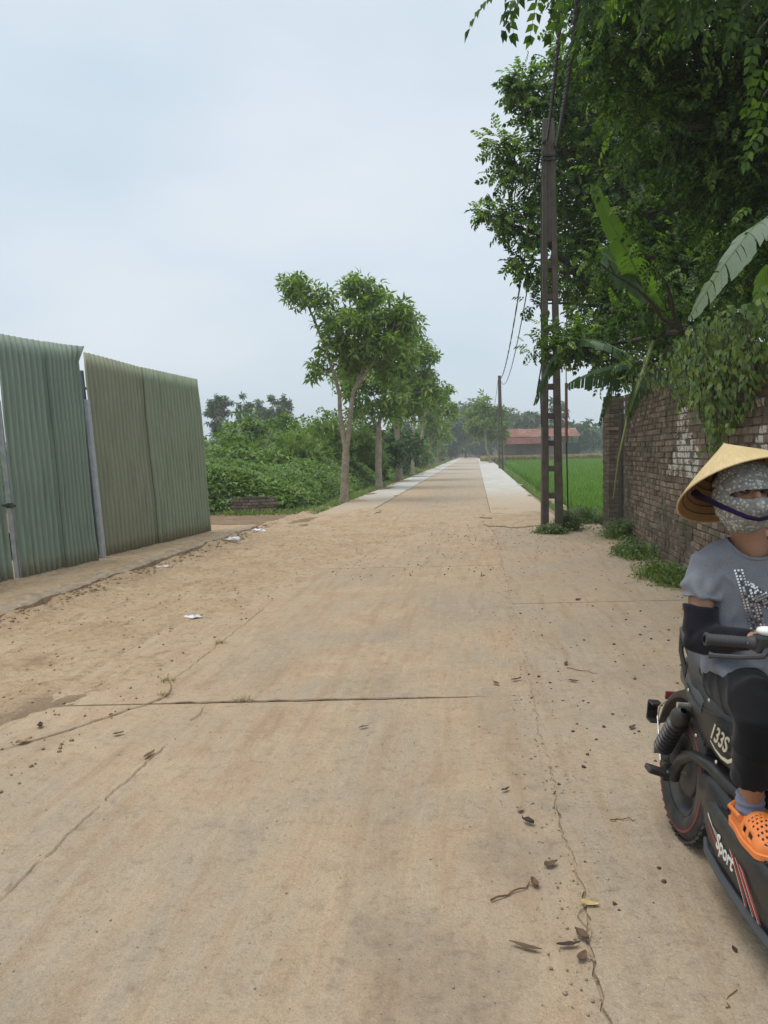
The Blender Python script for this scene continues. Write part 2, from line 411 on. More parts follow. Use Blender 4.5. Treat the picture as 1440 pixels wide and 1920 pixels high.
# raised pad in front of the sheet metal fence and its kerb
def noisy_kerb():
    g = G(); V = []; n = 150
    for i in range(n + 1):
        y = 1.0 + 14.4 * i / n; j = 0.045 * mnoise.noise(Vector((1.7, y * 2, 0))) + 0.03 * mnoise.noise(Vector((1.7, y * 9, 5)))
        zj = 0.022 * mnoise.noise(Vector((7.7, y * 5, 0)))
        h = 0.115 + zj
        for t, z in ((-4.40 + j, -0.1), (-4.415 + j, h - 0.02), (-4.44 + j, h), (-4.58, h + 0.004 + zj), (-4.80, h - 0.05)):
            V.append(RT(t, y, z))
    F = [(i * 5 + k, i * 5 + k + 1, (i + 1) * 5 + k + 1, (i + 1) * 5 + k) for i in range(n) for k in range(4)]
    g.add(V, F); return g.mesh('kerb', smooth=True)
struct('kerb', noisy_kerb(), M_kerb)

def hfield(t0, t1, y0, y1, step, fn):
    nt, ny = int((t1 - t0) / step) + 1, int((y1 - y0) / step) + 1
    T, Y = np.meshgrid(np.linspace(t0, t1, nt), np.linspace(y0, y1, ny))
    Z = np.array([[fn(a, b) for a, b in zip(r1, r2)] for r1, r2 in zip(T, Y)])
    V = np.stack([T + SL * Y, Y, Z], -1).reshape(-1, 3)
    i = np.arange(ny - 1)[:, None] * nt + np.arange(nt - 1)[None, :]
    F = np.stack([i, i + 1, i + nt + 1, i + nt], -1).reshape(-1, 4)
    me = mesh_np('hf', V, F); me.polygons.foreach_set('use_smooth', [True] * len(me.polygons)); return me
def nz2(t, y, s, k=0): return mnoise.noise(Vector((t * s, y * s, k * 3.7)))
def dirt_z(t, y):
    # edge of the dirt that spills over the concrete
    e = -2.38 + 0.30 * sst(4.2, 5.4, y) + 0.75 * sst(7.5, 13, y) + 0.9 * sst(12.0, 16.0, y)
    e += 0.16 * nz2(0.2, y, 1.1, 1) + 0.08 * nz2(t, y, 4, 2) + 0.05 * nz2(t, y, 11, 3)
    if y < 4.1: e -= 0.9 * sst(4.1, 2.9, y)
    s = sst(0.0, 0.55, e - t)
    z = -0.018 + 0.030 * s + 0.016 * nz2(t, y, 2.4, 4) * (0.4 + s) + 0.015 * nz2(t, y, 6, 5) * (0.4 + 0.6 * s) + 0.015 * nz2(t, y, 14, 6) * (0.35 + 0.65 * s)
    z += (0.055 + 0.05 * nz2(1, y, 1.3, 33)) * sst(-4.0, -4.42, t)
    z -= 0.020 * sst(0.20, 0.0, abs(t + 2.62 - 0.06 * sin(y))) * sst(3.3, 4, y) * sst(7.5, 6, y)   # wheel rut
    z += 0.012 * sst(14.5, 15.6, y) * sst(-2.2, -3.0, t)
    z -= 0.05 * sst(16.8 + 2.2 * nz2(t, 1, 1.2, 31) - 1.6 * sst(-2.6, -1.0, t), 21.5, y) + 0.05 * sst(2.7, 2.0, y)
    return z
struct('dirt_verge', hfield(-4.43, 0.1, 1.9, 22.0, 0.032, dirt_z), M_dirt)
def pad_z(t, y): return 0.117 - 0.035 * sst(-4.66, -4.52, t) + 0.012 * nz2(t, y, 1.6, 8) + 0.008 * nz2(t, y, 6, 9) + 0.006 * nz2(t, y, 17, 10) - 0.05 * sst(15.0, 15.9, y) + 0.02 * sst(-5.0, -5.6, t)
struct('fence_pad', hfield(-6.4, -4.50, 1.0, 15.9, 0.05, pad_z), M_dirt)
for i, (t, y, r) in enumerate([(-3.85, 17.0, 0.7), (-3.7, 24.0, 0.55), (-3.8, 32.2, 0.6), (-3.85, 40.7, 0.6), (-3.8, 51.8, 0.7), (-3.85, 63.4, 0.8), (-3.9, 28.0, 0.4), (-3.9, 36.5, 0.4), (-2.8, 26.5, 0.22), (-2.8, 31.0, 0.25), (-2.8, 38.0, 0.3), (1.7, 19.0, 0.35), (1.75, 25.0, 0.3), (1.85, 33.0, 0.4), (0.75, 15.7, 1.05), (1.45, 15.9, 0.9), (0.55, 17.4, 0.8), (1.2, 17.6, 0.7), (-2.95, 19.5, 0.9), (-3.5, 18.0, 0.9), (0.6, 19.6, 0.45)]):
    V = []; n = 36
    for k_ in range(n):
        a = 2 * pi * k_ / n; q = r * (0.65 + 0.5 * mnoise.noise(Vector((cos(a) * 1.6, sin(a) * 1.6, i * 5.1))) + 0.18 * mnoise.noise(Vector((cos(a) * 6, sin(a) * 6, i)))); V.append(RT(t + q * cos(a) * (0.8 if t < -3 or r > 0.44 else 0.45), y + q * sin(a) * (2.2 if t < -3 or r < 0.44 else 1.5), 0.0155))
    V.append(RT(t, y, 0.05 if t < -3 else 0.022)); struct('soil_patch', mesh_py('soil_patch', V, [(k_, (k_ + 1) % n, n) for k_ in range(n)], True), M_dirt if i % 2 or i > 13 else M_earth)
# earth on the wild side, and the bank below the paddy
def earth_z(t, y): return 0.0 + 0.03 * nz2(t, y, 0.7, 11) + 0.02 * nz2(t, y, 3, 12) - 0.02 * sst(-4.3, -3.9, t) + 0.10 * sst(16.0, 15, y) * sst(-4.6, -5.0, t)
struct('bare_earth', hfield(-26, -3.99, 15.0, 30.0, 0.14, earth_z), M_earth)
sheet('wild_ground', [RT(-140, 29.8)[:2], RT(-4.0, 29.8)[:2], RT(-4.0, 185)[:2], RT(-140, 185)[:2]], -0.03, M_ground)
sheet('paddy_field', [RT(2.2, 15.6)[:2], RT(70, 15.6)[:2], RT(70, 125)[:2], RT(2.9, 125)[:2]], -0.33, M_paddy)
sheet('yard_ground', [RT(2.5, -8)[:2], RT(40, -8)[:2], RT(40, 15.4)[:2], RT(2.5, 15.4)[:2]], -0.05, M_earth)

# ---- cracks in the slabs: thin dirt-filled ribbons with ragged width
def ribbon(name, pts, w, mat, z=0.006, seed=0, parent=None, gaps=-0.12):
    pts = [Vector((x, y, 0)) for x, y in pts]; Q = []
    for a, b in zip(pts[:-1], pts[1:]):
        n = max(2, int((b - a).length / 0.025))
        for i in range(n):
            p = a.lerp(b, i / n); d = (b - a).normalized(); q = Vector((-d.y, d.x, 0))
            j = 0.016 * mnoise.noise(Vector((p.x * 9, p.y * 9, seed))) + 0.008 * mnoise.noise(Vector((p.x * 31, p.y * 31, seed)))
            Q.append((p + q * j, q))
    V, F = [], []
    n = len(Q)
    for i, (p, q) in enumerate(Q):
        f = min(1, i / 6, (n - 1 - i) / 6)
        ww = w * (0.25 + 0.75 * f) * (0.55 + 0.9 * abs(mnoise.noise(Vector((p.x * 14, p.y * 14, seed + 5)))))
        V += [p + q * ww + Vector((0, 0, z)), p - q * ww + Vector((0, 0, z))]
    F = [(2 * i, 2 * i + 1, 2 * i + 3, 2 * i + 2) for i in range(n - 1) if mnoise.noise(Vector((Q[i][0].x * 5, Q[i][0].y * 5, seed + 9.5))) > gaps]
    o = link(name, mesh_py(name, V, F), mat, parent); return o
CR = [([(-1.345, 2.50), (-1.30, 2.95), (-1.21, 3.62), (-1.15, 4.1), (-1.09, 4.56)], 0.0034),
      ([(-1.46, 5.06), (-1.40, 4.86), (-1.40, 4.72), (-1.50, 4.55), (-1.62, 4.40), (-1.78, 4.17), (-2.05, 3.86)], 0.0075),
      ([(-1.46, 5.06), (-1.40, 5.5), (-1.35, 6.05), (-1.26, 6.9), (-1.2, 7.5)], 0.003),
      ([(-1.42, 2.36), (-1.36, 2.5), (-1.36, 2.66)], 0.006),
      ([(0.66, 2.44), (0.60, 2.36), (0.62, 2.28), (0.57, 2.2)], 0.003),
      ([(0.57, 2.19), (0.62, 2.06), (0.60, 1.97), (0.66, 1.84)], 0.003)]
for i, (p, w) in enumerate(CR): tag(ribbon('crack', p, w, M_crack, seed=i, parent=road, gaps=-2 if i == 1 else -0.35))

ribbon('crack', [RT(-1.95, 4.6)[:2], RT(-1.2, 4.6)[:2], RT(-0.6, 4.6)[:2], RT(-0.2, 4.6)[:2]], 0.016, M_crack, z=0.0045, seed=8, parent=road, gaps=-2)
# ------------------------------------------------------------------ sheet metal fence on its pad
def paint_sheet(name, a, b, worn):
    k = NT(name); v = k.pos((1, 1, 0.12)); w = k.pos()
    n1 = k.noise(v, 5, 5, 0.6); n2 = k.noise(w, 0.8, 4, 0.6); n3 = k.noise(w, 28, 4, 0.7)
    c = k.mix(k.ramp(k.math('ADD', k.math('MULTIPLY', n1, 0.6), k.math('MULTIPLY', n2, 0.4)), [(0.36, 0.0), (0.62, 1.0)]), a, b)
    c = k.mix(k.math('MULTIPLY', k.ramp(n1, [(0.55, 0.0), (0.75, 1.0)]), 0.45), c, worn)
    c = k.mix(k.ramp(n3, [(0.685, 0.0), (0.73, 1.0)]), c, (0.085, 0.06, 0.04))
    n4 = k.noise(k.pos((1, 1, 0.05)), 22, 4, 0.65)
    c = k.mix(k.math('MULTIPLY', k.ramp(n4, [(0.52, 0.0), (0.68, 1.0)]), 0.40), c, tuple(x * 0.62 for x in worn))
    c = k.mix(k.math('MULTIPLY', k.ramp(k.noise(w, 3.2, 5, 0.7), [(0.58, 0.0), (0.70, 1.0)]), 0.35), c, (0.30, 0.30, 0.25))
    z = k.sep(k.pos())[2]
    c = k.mix(k.math('MULTIPLY', k.rng(z, 0.5, 0.1), k.ramp(n2, [(0.3, 0.0), (0.6, 0.45)])), c, (0.34, 0.27, 0.18))
    return k.done(c, 0.55, k.bump(n3, 0.0015, 0.5), spec=0.3)
M_teal = paint_sheet('teal_paint', (0.225, 0.30, 0.24), (0.275, 0.345, 0.28), (0.20, 0.22, 0.16))
M_olive = paint_sheet('olive_paint', (0.265, 0.285, 0.195), (0.315, 0.335, 0.24), (0.19, 0.195, 0.12))
M_olgreen = paint_sheet('grey_green_paint', (0.26, 0.315, 0.215), (0.315, 0.365, 0.26), (0.20, 0.22, 0.15))
M_galv = simple('galvanised_steel', (0.42, 0.44, 0.46), 0.5, 0.2, 10, metal=0.5, obj=False)
M_bluesteel = simple('blue_grey_steel', (0.10, 0.14, 0.17), 0.5, 0.3, 10, obj=False)
FA, FB = Vector((-4.42, 8.5, 0)), Vector((-3.28, 14.2, 0))
FD = (FB - FA) / (FB.y - FA.y); FN = Vector((1, -0.2, 0)).normalized()      # towards the road
LEAN = -0.055
def fpt(y, z, off=0.0, swing=0.0):
    p = FA + FD * (y - FA.y) + FN * (off + LEAN * z + swing); p.z = z; return p
def corr_sheet(y0, y1, nridge, zb0, zb1, zt0, zt1, off=0.0, dog=False, amp=0.033, slope=0.0):
    n = nridge * 8; nz_ = 14; V = []; F = []
    for j in range(nz_ + 1):
        for i in range(n + 1):
            f = i / n; y = y0 + (y1 - y0) * f; zb = zb0 + (zb1 - zb0) * f; zt = zt0 + (zt1 - zt0) * f
            h = j / nz_; z = zb + (zt - zb) * h
            o = off + amp * cos(2 * pi * nridge * f) + 0.022 * mnoise.noise(Vector((y * 1.1, z * 0.8, off * 9))) + 0.010 * mnoise.noise(Vector((y * 4.1, z * 3.1, off * 9))) + slope * (f - 0.5)
            if dog and f > 0.62 and h > 0.93: o += 0.10 * (f - 0.62) / 0.38 * (h - 0.93) / 0.07; z -= 0.02 * (f - 0.62)
            V.append(fpt(y + 0.012 * h * mnoise.noise(Vector((y0, h * 2, 0))), z, o))
    for j in range(nz_):
        for i in range(n): a = j * (n + 1) + i; F.append((a, a + 1, a + n + 2, a + n + 1))
    me = mesh_py('sheet', V, F, True)
    bm = bmesh.new(); bm.from_mesh(me)
    bmesh.ops.solidify(bm, geom=bm.faces[:], thickness=0.003); bm.to_mesh(me); bm.free()
    return me
fence = thing('sheet_metal_fence', fpt(12.4, 0.1), 'tall fence of olive corrugated sheets standing on the dirt pad', 'fence')
link('sheet', corr_sheet(10.78, 12.30, 14, 0.10, 0.12, 2.99, 2.94), M_olive, fence)
link('sheet', corr_sheet(12.27, 14.25, 17, 0.12, 0.12, 2.94, 2.93, 0.030), M_olgreen, fence)
for y in (10.9, 12.3, 14.1): link('post', G().box(fpt(y, 1.4, -0.14), (0.06, 0.06, 2.7), Matrix.Rotation(LEAN, 3, 'Y')).mesh('post'), M_bluesteel, fence)
for z in (0.5, 1.5, 2.5): link('rail', G().tube([fpt(10.85, z, -0.09), fpt(14.2, z, -0.09)], 0.02, 6).mesh('rail'), M_bluesteel, fence)
gate = thing('sheet_metal_gate', fpt(9.75, 0.1), 'teal green corrugated gate leaf beside the olive fence', 'gate')
link('sheet', corr_sheet(8.93, 9.78, 8, 0.11, 0.10, 2.97, 2.99, 0.07), M_teal, gate)
link('sheet', corr_sheet(9.75, 10.44, 8, 0.10, 0.10, 2.99, 3.02, 0.095, True), M_teal, gate)
link('post', G().box(fpt(8.90, 1.15, 0.05), (0.05, 0.05, 2.1), Matrix.Rotation(LEAN, 3, 'Y')).mesh('post', bevel=0.004), M_galv, gate)
for z in (0.5, 1.6, 2.6): link('rail', G().tube([fpt(8.95, z, -0.02), fpt(10.42, z, 0.0)], 0.02, 6).mesh('rail'), M_bluesteel, gate)
lt = link('latch', G().tube([fpt(8.93, 0.98, 0.10), fpt(8.72, 1.0, 0.10)], 0.016, 8).box(fpt(8.82, 0.99, 0.12), (0.05, 0.07, 0.06)).mesh('latch', bevel=0.005), simple('dark_iron', (0.05, 0.045, 0.04), 0.6, 0.3, 30, obj=False), gate)
gate2 = thing('sheet_metal_gate', fpt(8.3, 0.1), 'dark green corrugated gate leaf cut by the picture edge', 'gate')
link('sheet', corr_sheet(6.9, 8.84, 18, 0.11, 0.11, 2.85, 2.9, 0.02), M_teal, gate2)
fp = thing('steel_post', fpt(10.70, 0.1), 'grey steel post in the gap between teal gate and olive fence', 'post')
link('upright', G().box(fpt(10.58, 1.50, -0.02), (0.07, 0.16, 2.75), Matrix.Rotation(LEAN, 3, 'Y')).mesh('upright', bevel=0.004), M_bluesteel, fp)
link('front_plate', G().box(fpt(10.66, 1.22, 0.06), (0.05, 0.11, 2.2), Matrix.Rotation(LEAN, 3, 'Y')).mesh('front_plate', bevel=0.004), M_galv, fp)

# ------------------------------------------------------------------ brick wall
def brick_mat(name, a, b, white=False):
    k = NT(name); w = k.pos(); g = k.n('ShaderNodeNewGeometry'); oi = k.n('ShaderNodeObjectInfo')
    r = k.math('FRACT', k.math('ADD', g.outputs['Random Per Island'], oi.outputs['Random']))
    n1 = k.noise(w, 9, 5, 0.65); n2 = k.noise(w, 70, 4, 0.7); n3 = k.noise(w, 1.1, 4, 0.6)
    c = k.ramp(r, [(0.0, tuple(x * 0.6 for x in a)), (0.35, a), (0.7, b), (1.0, tuple(x * 1.2 for x in b))])
    c = k.mix(k.math('MULTIPLY', k.ramp(n1, [(0.42, 0.0), (0.62, 1.0)]), 0.7), c, (0.115, 0.095, 0.07))
    c = k.mix(k.math('MULTIPLY', k.ramp(n3, [(0.5, 0.0), (0.62, 1.0)]), 0.6), c, (0.07, 0.068, 0.045))
    if white: c = k.mix(k.ramp(k.math('ADD', k.math('MULTIPLY', k.noise(w, 5, 5, 0.7), 0.55), k.math('MULTIPLY', k.noise(w, 38, 4, 0.7), 0.45)), [(0.47, 0.0), (0.53, 0.9)]), c, (0.66, 0.64, 0.58))
    else: c = k.mix(k.ramp(n2, [(0.64, 0.0), (0.72, 0.5)]), c, (0.42, 0.36, 0.29))
    return k.done(c, 0.92, k.bump(n2, 0.006, 0.8, k.bump(n1, 0.012, 0.6)), spec=0.15)
M_brick = brick_mat('old_brick', (0.185, 0.140, 0.105), (0.26, 0.20, 0.15))
M_brickw = brick_mat('limewashed_brick', (0.22, 0.16, 0.115), (0.30, 0.22, 0.16), True)
M_mortar = simple('dirty_mortar', (0.12, 0.105, 0.085), 0.95, 0.4, 16, bump=0.006, obj=False)
WA, WB = Vector((2.42, 2.0, 0)), Vector((4.16, 13.3, 0))        # face line towards the road
WD = (WB - WA).normalized(); WN = Vector((-WD.y, WD.x, 0)); WL = (WB - WA).length
wrot = atan2(WD.y, WD.x)
def wtop(s): return 2.42 - 0.28 * (1 - s / WL) + 0.03 * sin(s * 1.7)
wall = thing('brick_wall', WA + WD * WL / 2 - WN * 0.11, 'long weathered brown brick wall overhung by vines behind the rider', 'wall')
wall['_w'] = 0
wall.rotation_euler = (0, 0, wrot)
wl_o = wall.location.copy()
def wl_local(s, n, z):                                            # metres along the wall, out of its face, height
    return Vector((s - WL / 2, 0.11 + n, z))
link('mortar', G().add([wl_local(s, n, z) for s, n, z in [(0, -0.012, -0.1), (WL, -0.012, -0.1), (WL, -0.012, 2.40), (0, -0.012, 2.12), (0, -0.21, -0.1), (WL, -0.21, -0.1), (WL, -0.21, 2.40), (0, -0.21, 2.12)]],
     [(3, 2, 1, 0), (4, 5, 6, 7), (0, 1, 5, 4), (2, 3, 7, 6), (1, 2, 6, 5), (3, 0, 4, 7)]).mesh('mortar'), M_mortar, wall)
def brick_mesh(name, d, seed):
    rr = random.Random(seed); g = G().box((0, 0, 0), d); me = g.mesh(name, bevel=0.005, seg=1)
    for v in me.vertices: v.co += Vector([rr.uniform(-0.0035, 0.0035) for _ in range(3)])
    return me
BL, BH, BD = 0.208, 0.062, 0.10
bmeshes = [brick_mesh('brick', (BL, BD, BH), i) for i in range(5)] + [brick_mesh('brick', (0.098, BD, BH), 50 + i) for i in range(3)]
bmw = [m.copy() for m in bmeshes]
for m in bmeshes: m.materials.append(M_brick)
for m in bmw: m.materials.append(M_brickw)
bricks = []
row = 0; z = 0.035
while z < 2.36:
    hdr = row % 4 == 3
    s_ = -random.uniform(0.0, 0.2); L_ = 0.098 if hdr else BL
    while s_ < WL - L_:
        if s_ > 0 and z + BH / 2 < wtop(s_):
            sag = 0.02 * mnoise.noise(Vector((s_ * 0.5, row * 0.2, 0)))
            bricks.append((s_ + L_ / 2, z + sag, hdr, random.gauss(0, 0.006), random.randrange(5)))
        s_ += L_ + random.uniform(0.010, 0.017)
    z += 0.0755; row += 1
def bscore(b):
    p = WA + WD * b[0]; u = p.x / p.y
    if u > 0.505 or p.y < 4.5: return 99
    zz = b[1]; py = 836 + (1.5 - zz) * 1440 / p.y; px = 720 + 1440 * u
    if px > 1275 and py > 850: return 60 + p.y                     # behind the rider
    if zz > 1.75 and p.y < 9.5: return 40 + p.y                    # under the vine
    return p.y
bricks.sort(key=bscore)
def limed(b):
    p = WA + WD * b[0]
    return (abs(p.y - 8.95 - 0.4 * mnoise.noise(Vector((b[1] * 3, 0, 0)))) < 0.75 * (2.2 - b[1]) and 1.15 < b[1] < 2.1) or \
           (abs(p.y - 5.9) < 0.5 and 1.25 < b[1] < 1.9 and random.random() < 0.35)
rest = G()
for i, b in enumerate(bricks):
    mi = (5 + b[4] % 3) if b[2] else b[4]
    lw = limed(b)
    loc = wl_local(b[0], -BD / 2 + b[3], b[1])
    if i < 300 or (lw and i < 300):
        o = link('brick', (bmw if lw else bmeshes)[mi], None, wall, loc)
        o.rotation_euler = (random.gauss(0, 0.012), random.gauss(0, 0.012), random.gauss(0, 0.012))
    elif not lw:
        me = bmeshes[mi]; rest.add([v.co + loc for v in me.vertices], [p.vertices[:] for p in me.polygons])
    else:
        me = bmw[mi]
        if 'restw' not in globals(): restw = G()
        restw.add([v.co + loc for v in me.vertices], [p.vertices[:] for p in me.polygons])
tag(link('brickwork', mesh_py('brickwork', rest.V, rest.F), M_brick, wall), kind='stuff')
if 'restw' in globals(): tag(link('limewashed_brickwork', mesh_py('limewashed_brickwork', restw.V, restw.F), M_brickw, wall), kind='stuff')
# brick pier beyond the dark gap
pb = Vector((4.30, 14.35, 0))
pier = thing('brick_pier', pb, 'narrow brick gate pier at the far end of the wall, next to a dark gap', 'pier', world=False, rot=(0, 0, 0.10))
link('mortar', G().box((0, 0, 1.22), (0.285, 0.285, 2.46)).mesh('mortar'), M_mortar, pier)
for r_ in range(32):
    zz = 0.04 + r_ * 0.0755
    for sx, sy, rz in ((-0.1, 0, pi / 2), (0, -0.1, 0), (0.1, 0, pi / 2), (0, 0.1, 0)):
        sh = 0.047 if (r_ % 2) ^ (rz > 0) else -0.047
        c = Vector((sx + (0 if rz else sh), sy + (sh if rz else 0), zz))
        o = link('brick', bmeshes[r_ % 5], None, pier, c + Vector((random.gauss(0, 0.003), random.gauss(0, 0.003), 0))); o.rotation_euler = (0, 0, rz)
# boarded door standing in the gap, dark
dg = thing('wooden_door', (4.26, 13.75, 0), 'dark old wooden door in the gap between wall and pier', 'door')
M_dwood = simple('dark_wood', (0.035, 0.028, 0.022), 0.85, 0.4, 8, obj=False)
for i in range(3): link('plank', G().box((4.30 + 0.01 * (i % 2), 13.50 + 0.2 * i, 1.05), (0.03, 0.19, 2.1)).mesh('plank', bevel=0.004), M_dwood, dg)

# ------------------------------------------------------------------ concrete ladder poles and cables
M_pole = simple('pole_concrete', (0.088, 0.074, 0.060), 0.9, 0.35, 5, bump=0.006, obj=False)
M_black = simple('black_cable', (0.02, 0.02, 0.022), 0.6, 0.2, 20, obj=False)
def ladder_pole(base, H, wb, wt, db, dt, label, rungs, solid, lean=(0, 0), nseg=10):
    t = thing('utility_pole', base, label, 'utility pole', 'concrete ladder poles by the road'); b = Vector(base)
    ax = Vector((1, -0.1, 0)).normalized(); ay = Vector((0.1, 1, 0)).normalized()
    def wd(z): return wb + (wt - wb) * z / H
    def dp(z): return db + (dt - db) * z / H
    def c(z): return b + Vector((lean[0] * z, lean[1] * z, z))
    for s in (-1, 1):
        R = []
        for i in range(nseg + 1):
            z = -0.2 + (H + 0.2) * i / nseg; lw = max(0.055, 0.122 - 0.007 * z) * wb / 0.37
            R.append((c(z) + ax * s * (wd(z) / 2 - lw / 2), lw, dp(z)))
        V = []; F = []
        for p, lw, d in R:
            for q in ((-1, -1), (1, -1), (1, 1), (-1, 1)): V.append(p + ax * q[0] * lw / 2 + ay * q[1] * d / 2)
        for i in range(nseg):
            for k_ in range(4): F.append((i * 4 + k_, i * 4 + (k_ + 1) % 4, i * 4 + 4 + (k_ + 1) % 4, i * 4 + 4 + k_))
        F += [(3, 2, 1, 0), tuple(range(nseg * 4, nseg * 4 + 4))]
        link('leg', G().add(V, F).mesh('leg', bevel=0.008, seg=1), M_pole, t)
    for z in rungs:
        link('rung', G().box(c(z), (wd(z) * 0.9, dp(z) * 0.82, 0.10)).mesh('rung', bevel=0.008, seg=1), M_pole, t)
    V = []
    for z in (solid, H - 0.01):
        for q in ((-1, -1), (1, -1), (1, 1), (-1, 1)): V.append(c(z) + ax * q[0] * wd(z) * 0.46 + ay * q[1] * dp(z) * 0.40)
    link('web', G().add(V, [(3, 2, 1, 0), (4, 5, 6, 7)] + [(k_, (k_ + 1) % 4, 4 + (k_ + 1) % 4, 4 + k_) for k_ in range(4)]).mesh('web'), M_pole, t)
    return t, c, wd, dp
pole1, c1, w1, d1 = ladder_pole((3.06, 13.95, 0), 7.25, 0.39, 0.20, 0.24, 0.16, 'tall dark concrete ladder pole with weeds at its foot', [0.66, 1.15, 1.61, 2.1, 2.62, 3.14, 3.66, 4.2, 4.74], 5.15, (-0.004, 0))
for z in (6.55, 6.62): link('strap', G().box(c1(z), (0.24, 0.20, 0.022)).mesh('strap'), M_black, pole1)
link('clamp', G().box(c1(6.85) + Vector((-0.1, -0.1, 0)), (0.05, 0.12, 0.06)).mesh('clamp', bevel=0.01), M_black, pole1)
link('clamp', G().box(c1(6.85) + Vector((0.1, -0.12, -0.05)), (0.06, 0.1, 0.09)).mesh('clamp', bevel=0.01), M_black, pole1)
link('cable_drop', G().tube([c1(6.7) + Vector((-0.12, -0.1, 0)), c1(6.3) + Vector((-0.15, -0.12, 0)), c1(5.4) + Vector((-0.17, -0.12, 0)), c1(3.0) + Vector((-0.19, -0.14, 0)), c1(2.5) + Vector((-0.28, -0.14, 0)), c1(2.75) + Vector((-0.22, -0.14, 0)), c1(1.9) + Vector((-0.20, -0.14, 0))], 0.012, 6).mesh('cable_drop', True), M_black, pole1)
pole2, c2, w2, d2 = ladder_pole((9.75, 63.5, 0), 7.6, 0.40, 0.24, 0.3, 0.2, 'distant thin concrete pole beside the far white pavement', [0.7, 1.3, 1.9, 2.5, 3.1, 3.7], 4.2, (-0.008, 0))
def cable(name, a, b, sag, r, label, twist=True):
    a, b = Vector(a), Vector(b); pts = []; n = 40
    for i in range(n + 1):
        f = i / n; p = a.lerp(b, f); p.z -= sag * 4 * f * (1 - f); pts.append(p)
    g = G()
    if twist:
        nn = 260
        for ph in (0, pi):
            q = []
            for i in range(nn + 1):
                f = i / nn; p = a.lerp(b, f); p.z -= sag * 4 * f * (1 - f)
                w = f * (b - a).length / 0.42 * 2 * pi + ph
                q.append(p + Vector((cos(w), 0, sin(w))) * r * 0.9)
            g.tube(q, r, 5)
    else: g.tube(pts, r, 6)
    return tag(link(name, g.mesh(name, True), M_black), label, 'cable', 'overhead cables along the road')
t1, t2 = c1(6.85), c2(7.4)
cable('overhead_cable', t1 + Vector((-0.06, -0.15, 0)), P(1078, -260, 4.2), 0.12, 0.013, 'twisted black cable from the ladder pole top up past the tree, upper strand')
cable('overhead_cable', t1 + Vector((0.10, -0.15, -0.1)), P(1118, -300, 4.0), 0.18, 0.015, 'thick black cable from the ladder pole up through the leaves, nearer strand')
cable('overhead_cable', t1 + Vector((-0.13, 0.1, -0.05)), t2 + Vector((-0.1, 0, 0)), 1.3, 0.016, 'cable from the ladder pole to the distant pole, higher of two')
cable('overhead_cable', t1 + Vector((0.02, 0.1, -0.25)), t2 + Vector((0.12, 0, -0.25)), 1.55, 0.016, 'cable from the ladder pole to the distant pole, lower of two', False)
cable('overhead_cable', t2 + Vector((-0.1, 0, 0)), (14.5, 103, 6.2), 0.9, 0.018, 'thin cable running from the distant pole towards the far trees', False)
rodm = simple('rusty_pipe', (0.20, 0.085, 0.05), 0.8, 0.3, 9, obj=False)
rod = thing('service_pipe', (3.55, 14.75, 0), 'thin rusty upright pipe with black cable beside the ladder pole', 'pipe')
link('pipe', G().tube([(3.52, 14.75, 1.62), (3.52, 14.75, 2.75)], 0.028, 8).mesh('pipe', True), rodm, rod)
link('cable', G().tube([(3.55, 14.75, -0.1), (3.52, 14.75, 1.65)], 0.014, 6).tube([(3.52, 14.75, 2.7), (3.48, 14.6, 3.4), (3.5, 14.5, 4.6), (3.35, 14.3, 6.3), (3.2, 14.1, 6.8)], 0.009, 6).mesh('cable', True), M_black, rod)
# low stone edging of the paddy and its ditch
edge = tag(link('paddy_edging', None), kind='structure')
for i in range(7):
    y0 = 15.9 + i * 1.75
    t = 2.18 + 0.014 * (y0 - 16)
    V = [RT(t, y0, -0.5), RT(t + 0.26, y0, -0.5), RT(t + 0.26, y0 + 1.7, -0.5), RT(t, y0 + 1.7, -0.5)]
    link('stone_block', G().prism(V, (0, 0, 0.42 + random.uniform(-0.03, 0.03))).mesh('stone_block', bevel=0.015, seg=1), M_kerb, edge)

# ------------------------------------------------------------------ foliage tools
def norm(a): return a / np.maximum(1e-9, np.linalg.norm(a, axis=-1, keepdims=True))
def frames(d, up):
    x = norm(d); y = norm(np.cross(up, x)); z = np.cross(x, y); return np.stack([x, y, z], -1)   # columns
def place(tmpl, locs, dirs, ups, sc):
    V, F = tmpl; R = frames(dirs, ups)
    W_ = np.einsum('nij,vj->nvi', R, V) * np.asarray(sc)[:, None, None] + locs[:, None, :]
    Fi = F[None] + (np.arange(len(locs)) * len(V))[:, None, None]
    return W_.reshape(-1, 3), Fi.reshape(-1, F.shape[1])
def cat(lst):
    Vs, Fs, b = [], [], 0
    for V, F in lst: Vs.append(V); Fs.append(F + b); b += len(V)
    return np.concatenate(Vs), np.concatenate(Fs)
def diamond(L, w, fold=0.25, droop=0.15):
    return np.array([[0, 0, 0], [0.45 * L, w / 2, fold * w], [L, 0, -droop * L], [0.45 * L, -w / 2, fold * w]]), np.array([[0, 1, 2, 3]])
def heart(L=1.0):
    V = np.array([[0, 0, 0], [-0.13, 0.30, 0.03], [0.26, 0.46, 0.05], [1, 0, -0.12], [-0.13, -0.30, 0.03], [0.26, -0.46, 0.05]]) * L
    return V, np.array([[0, 3, 2, 1], [0, 4, 5, 3]])
def xf(tm, loc, d, up, sc=1.0):
    return place(tm, np.array([loc], float), np.array([d], float), np.array([up], float), [sc])
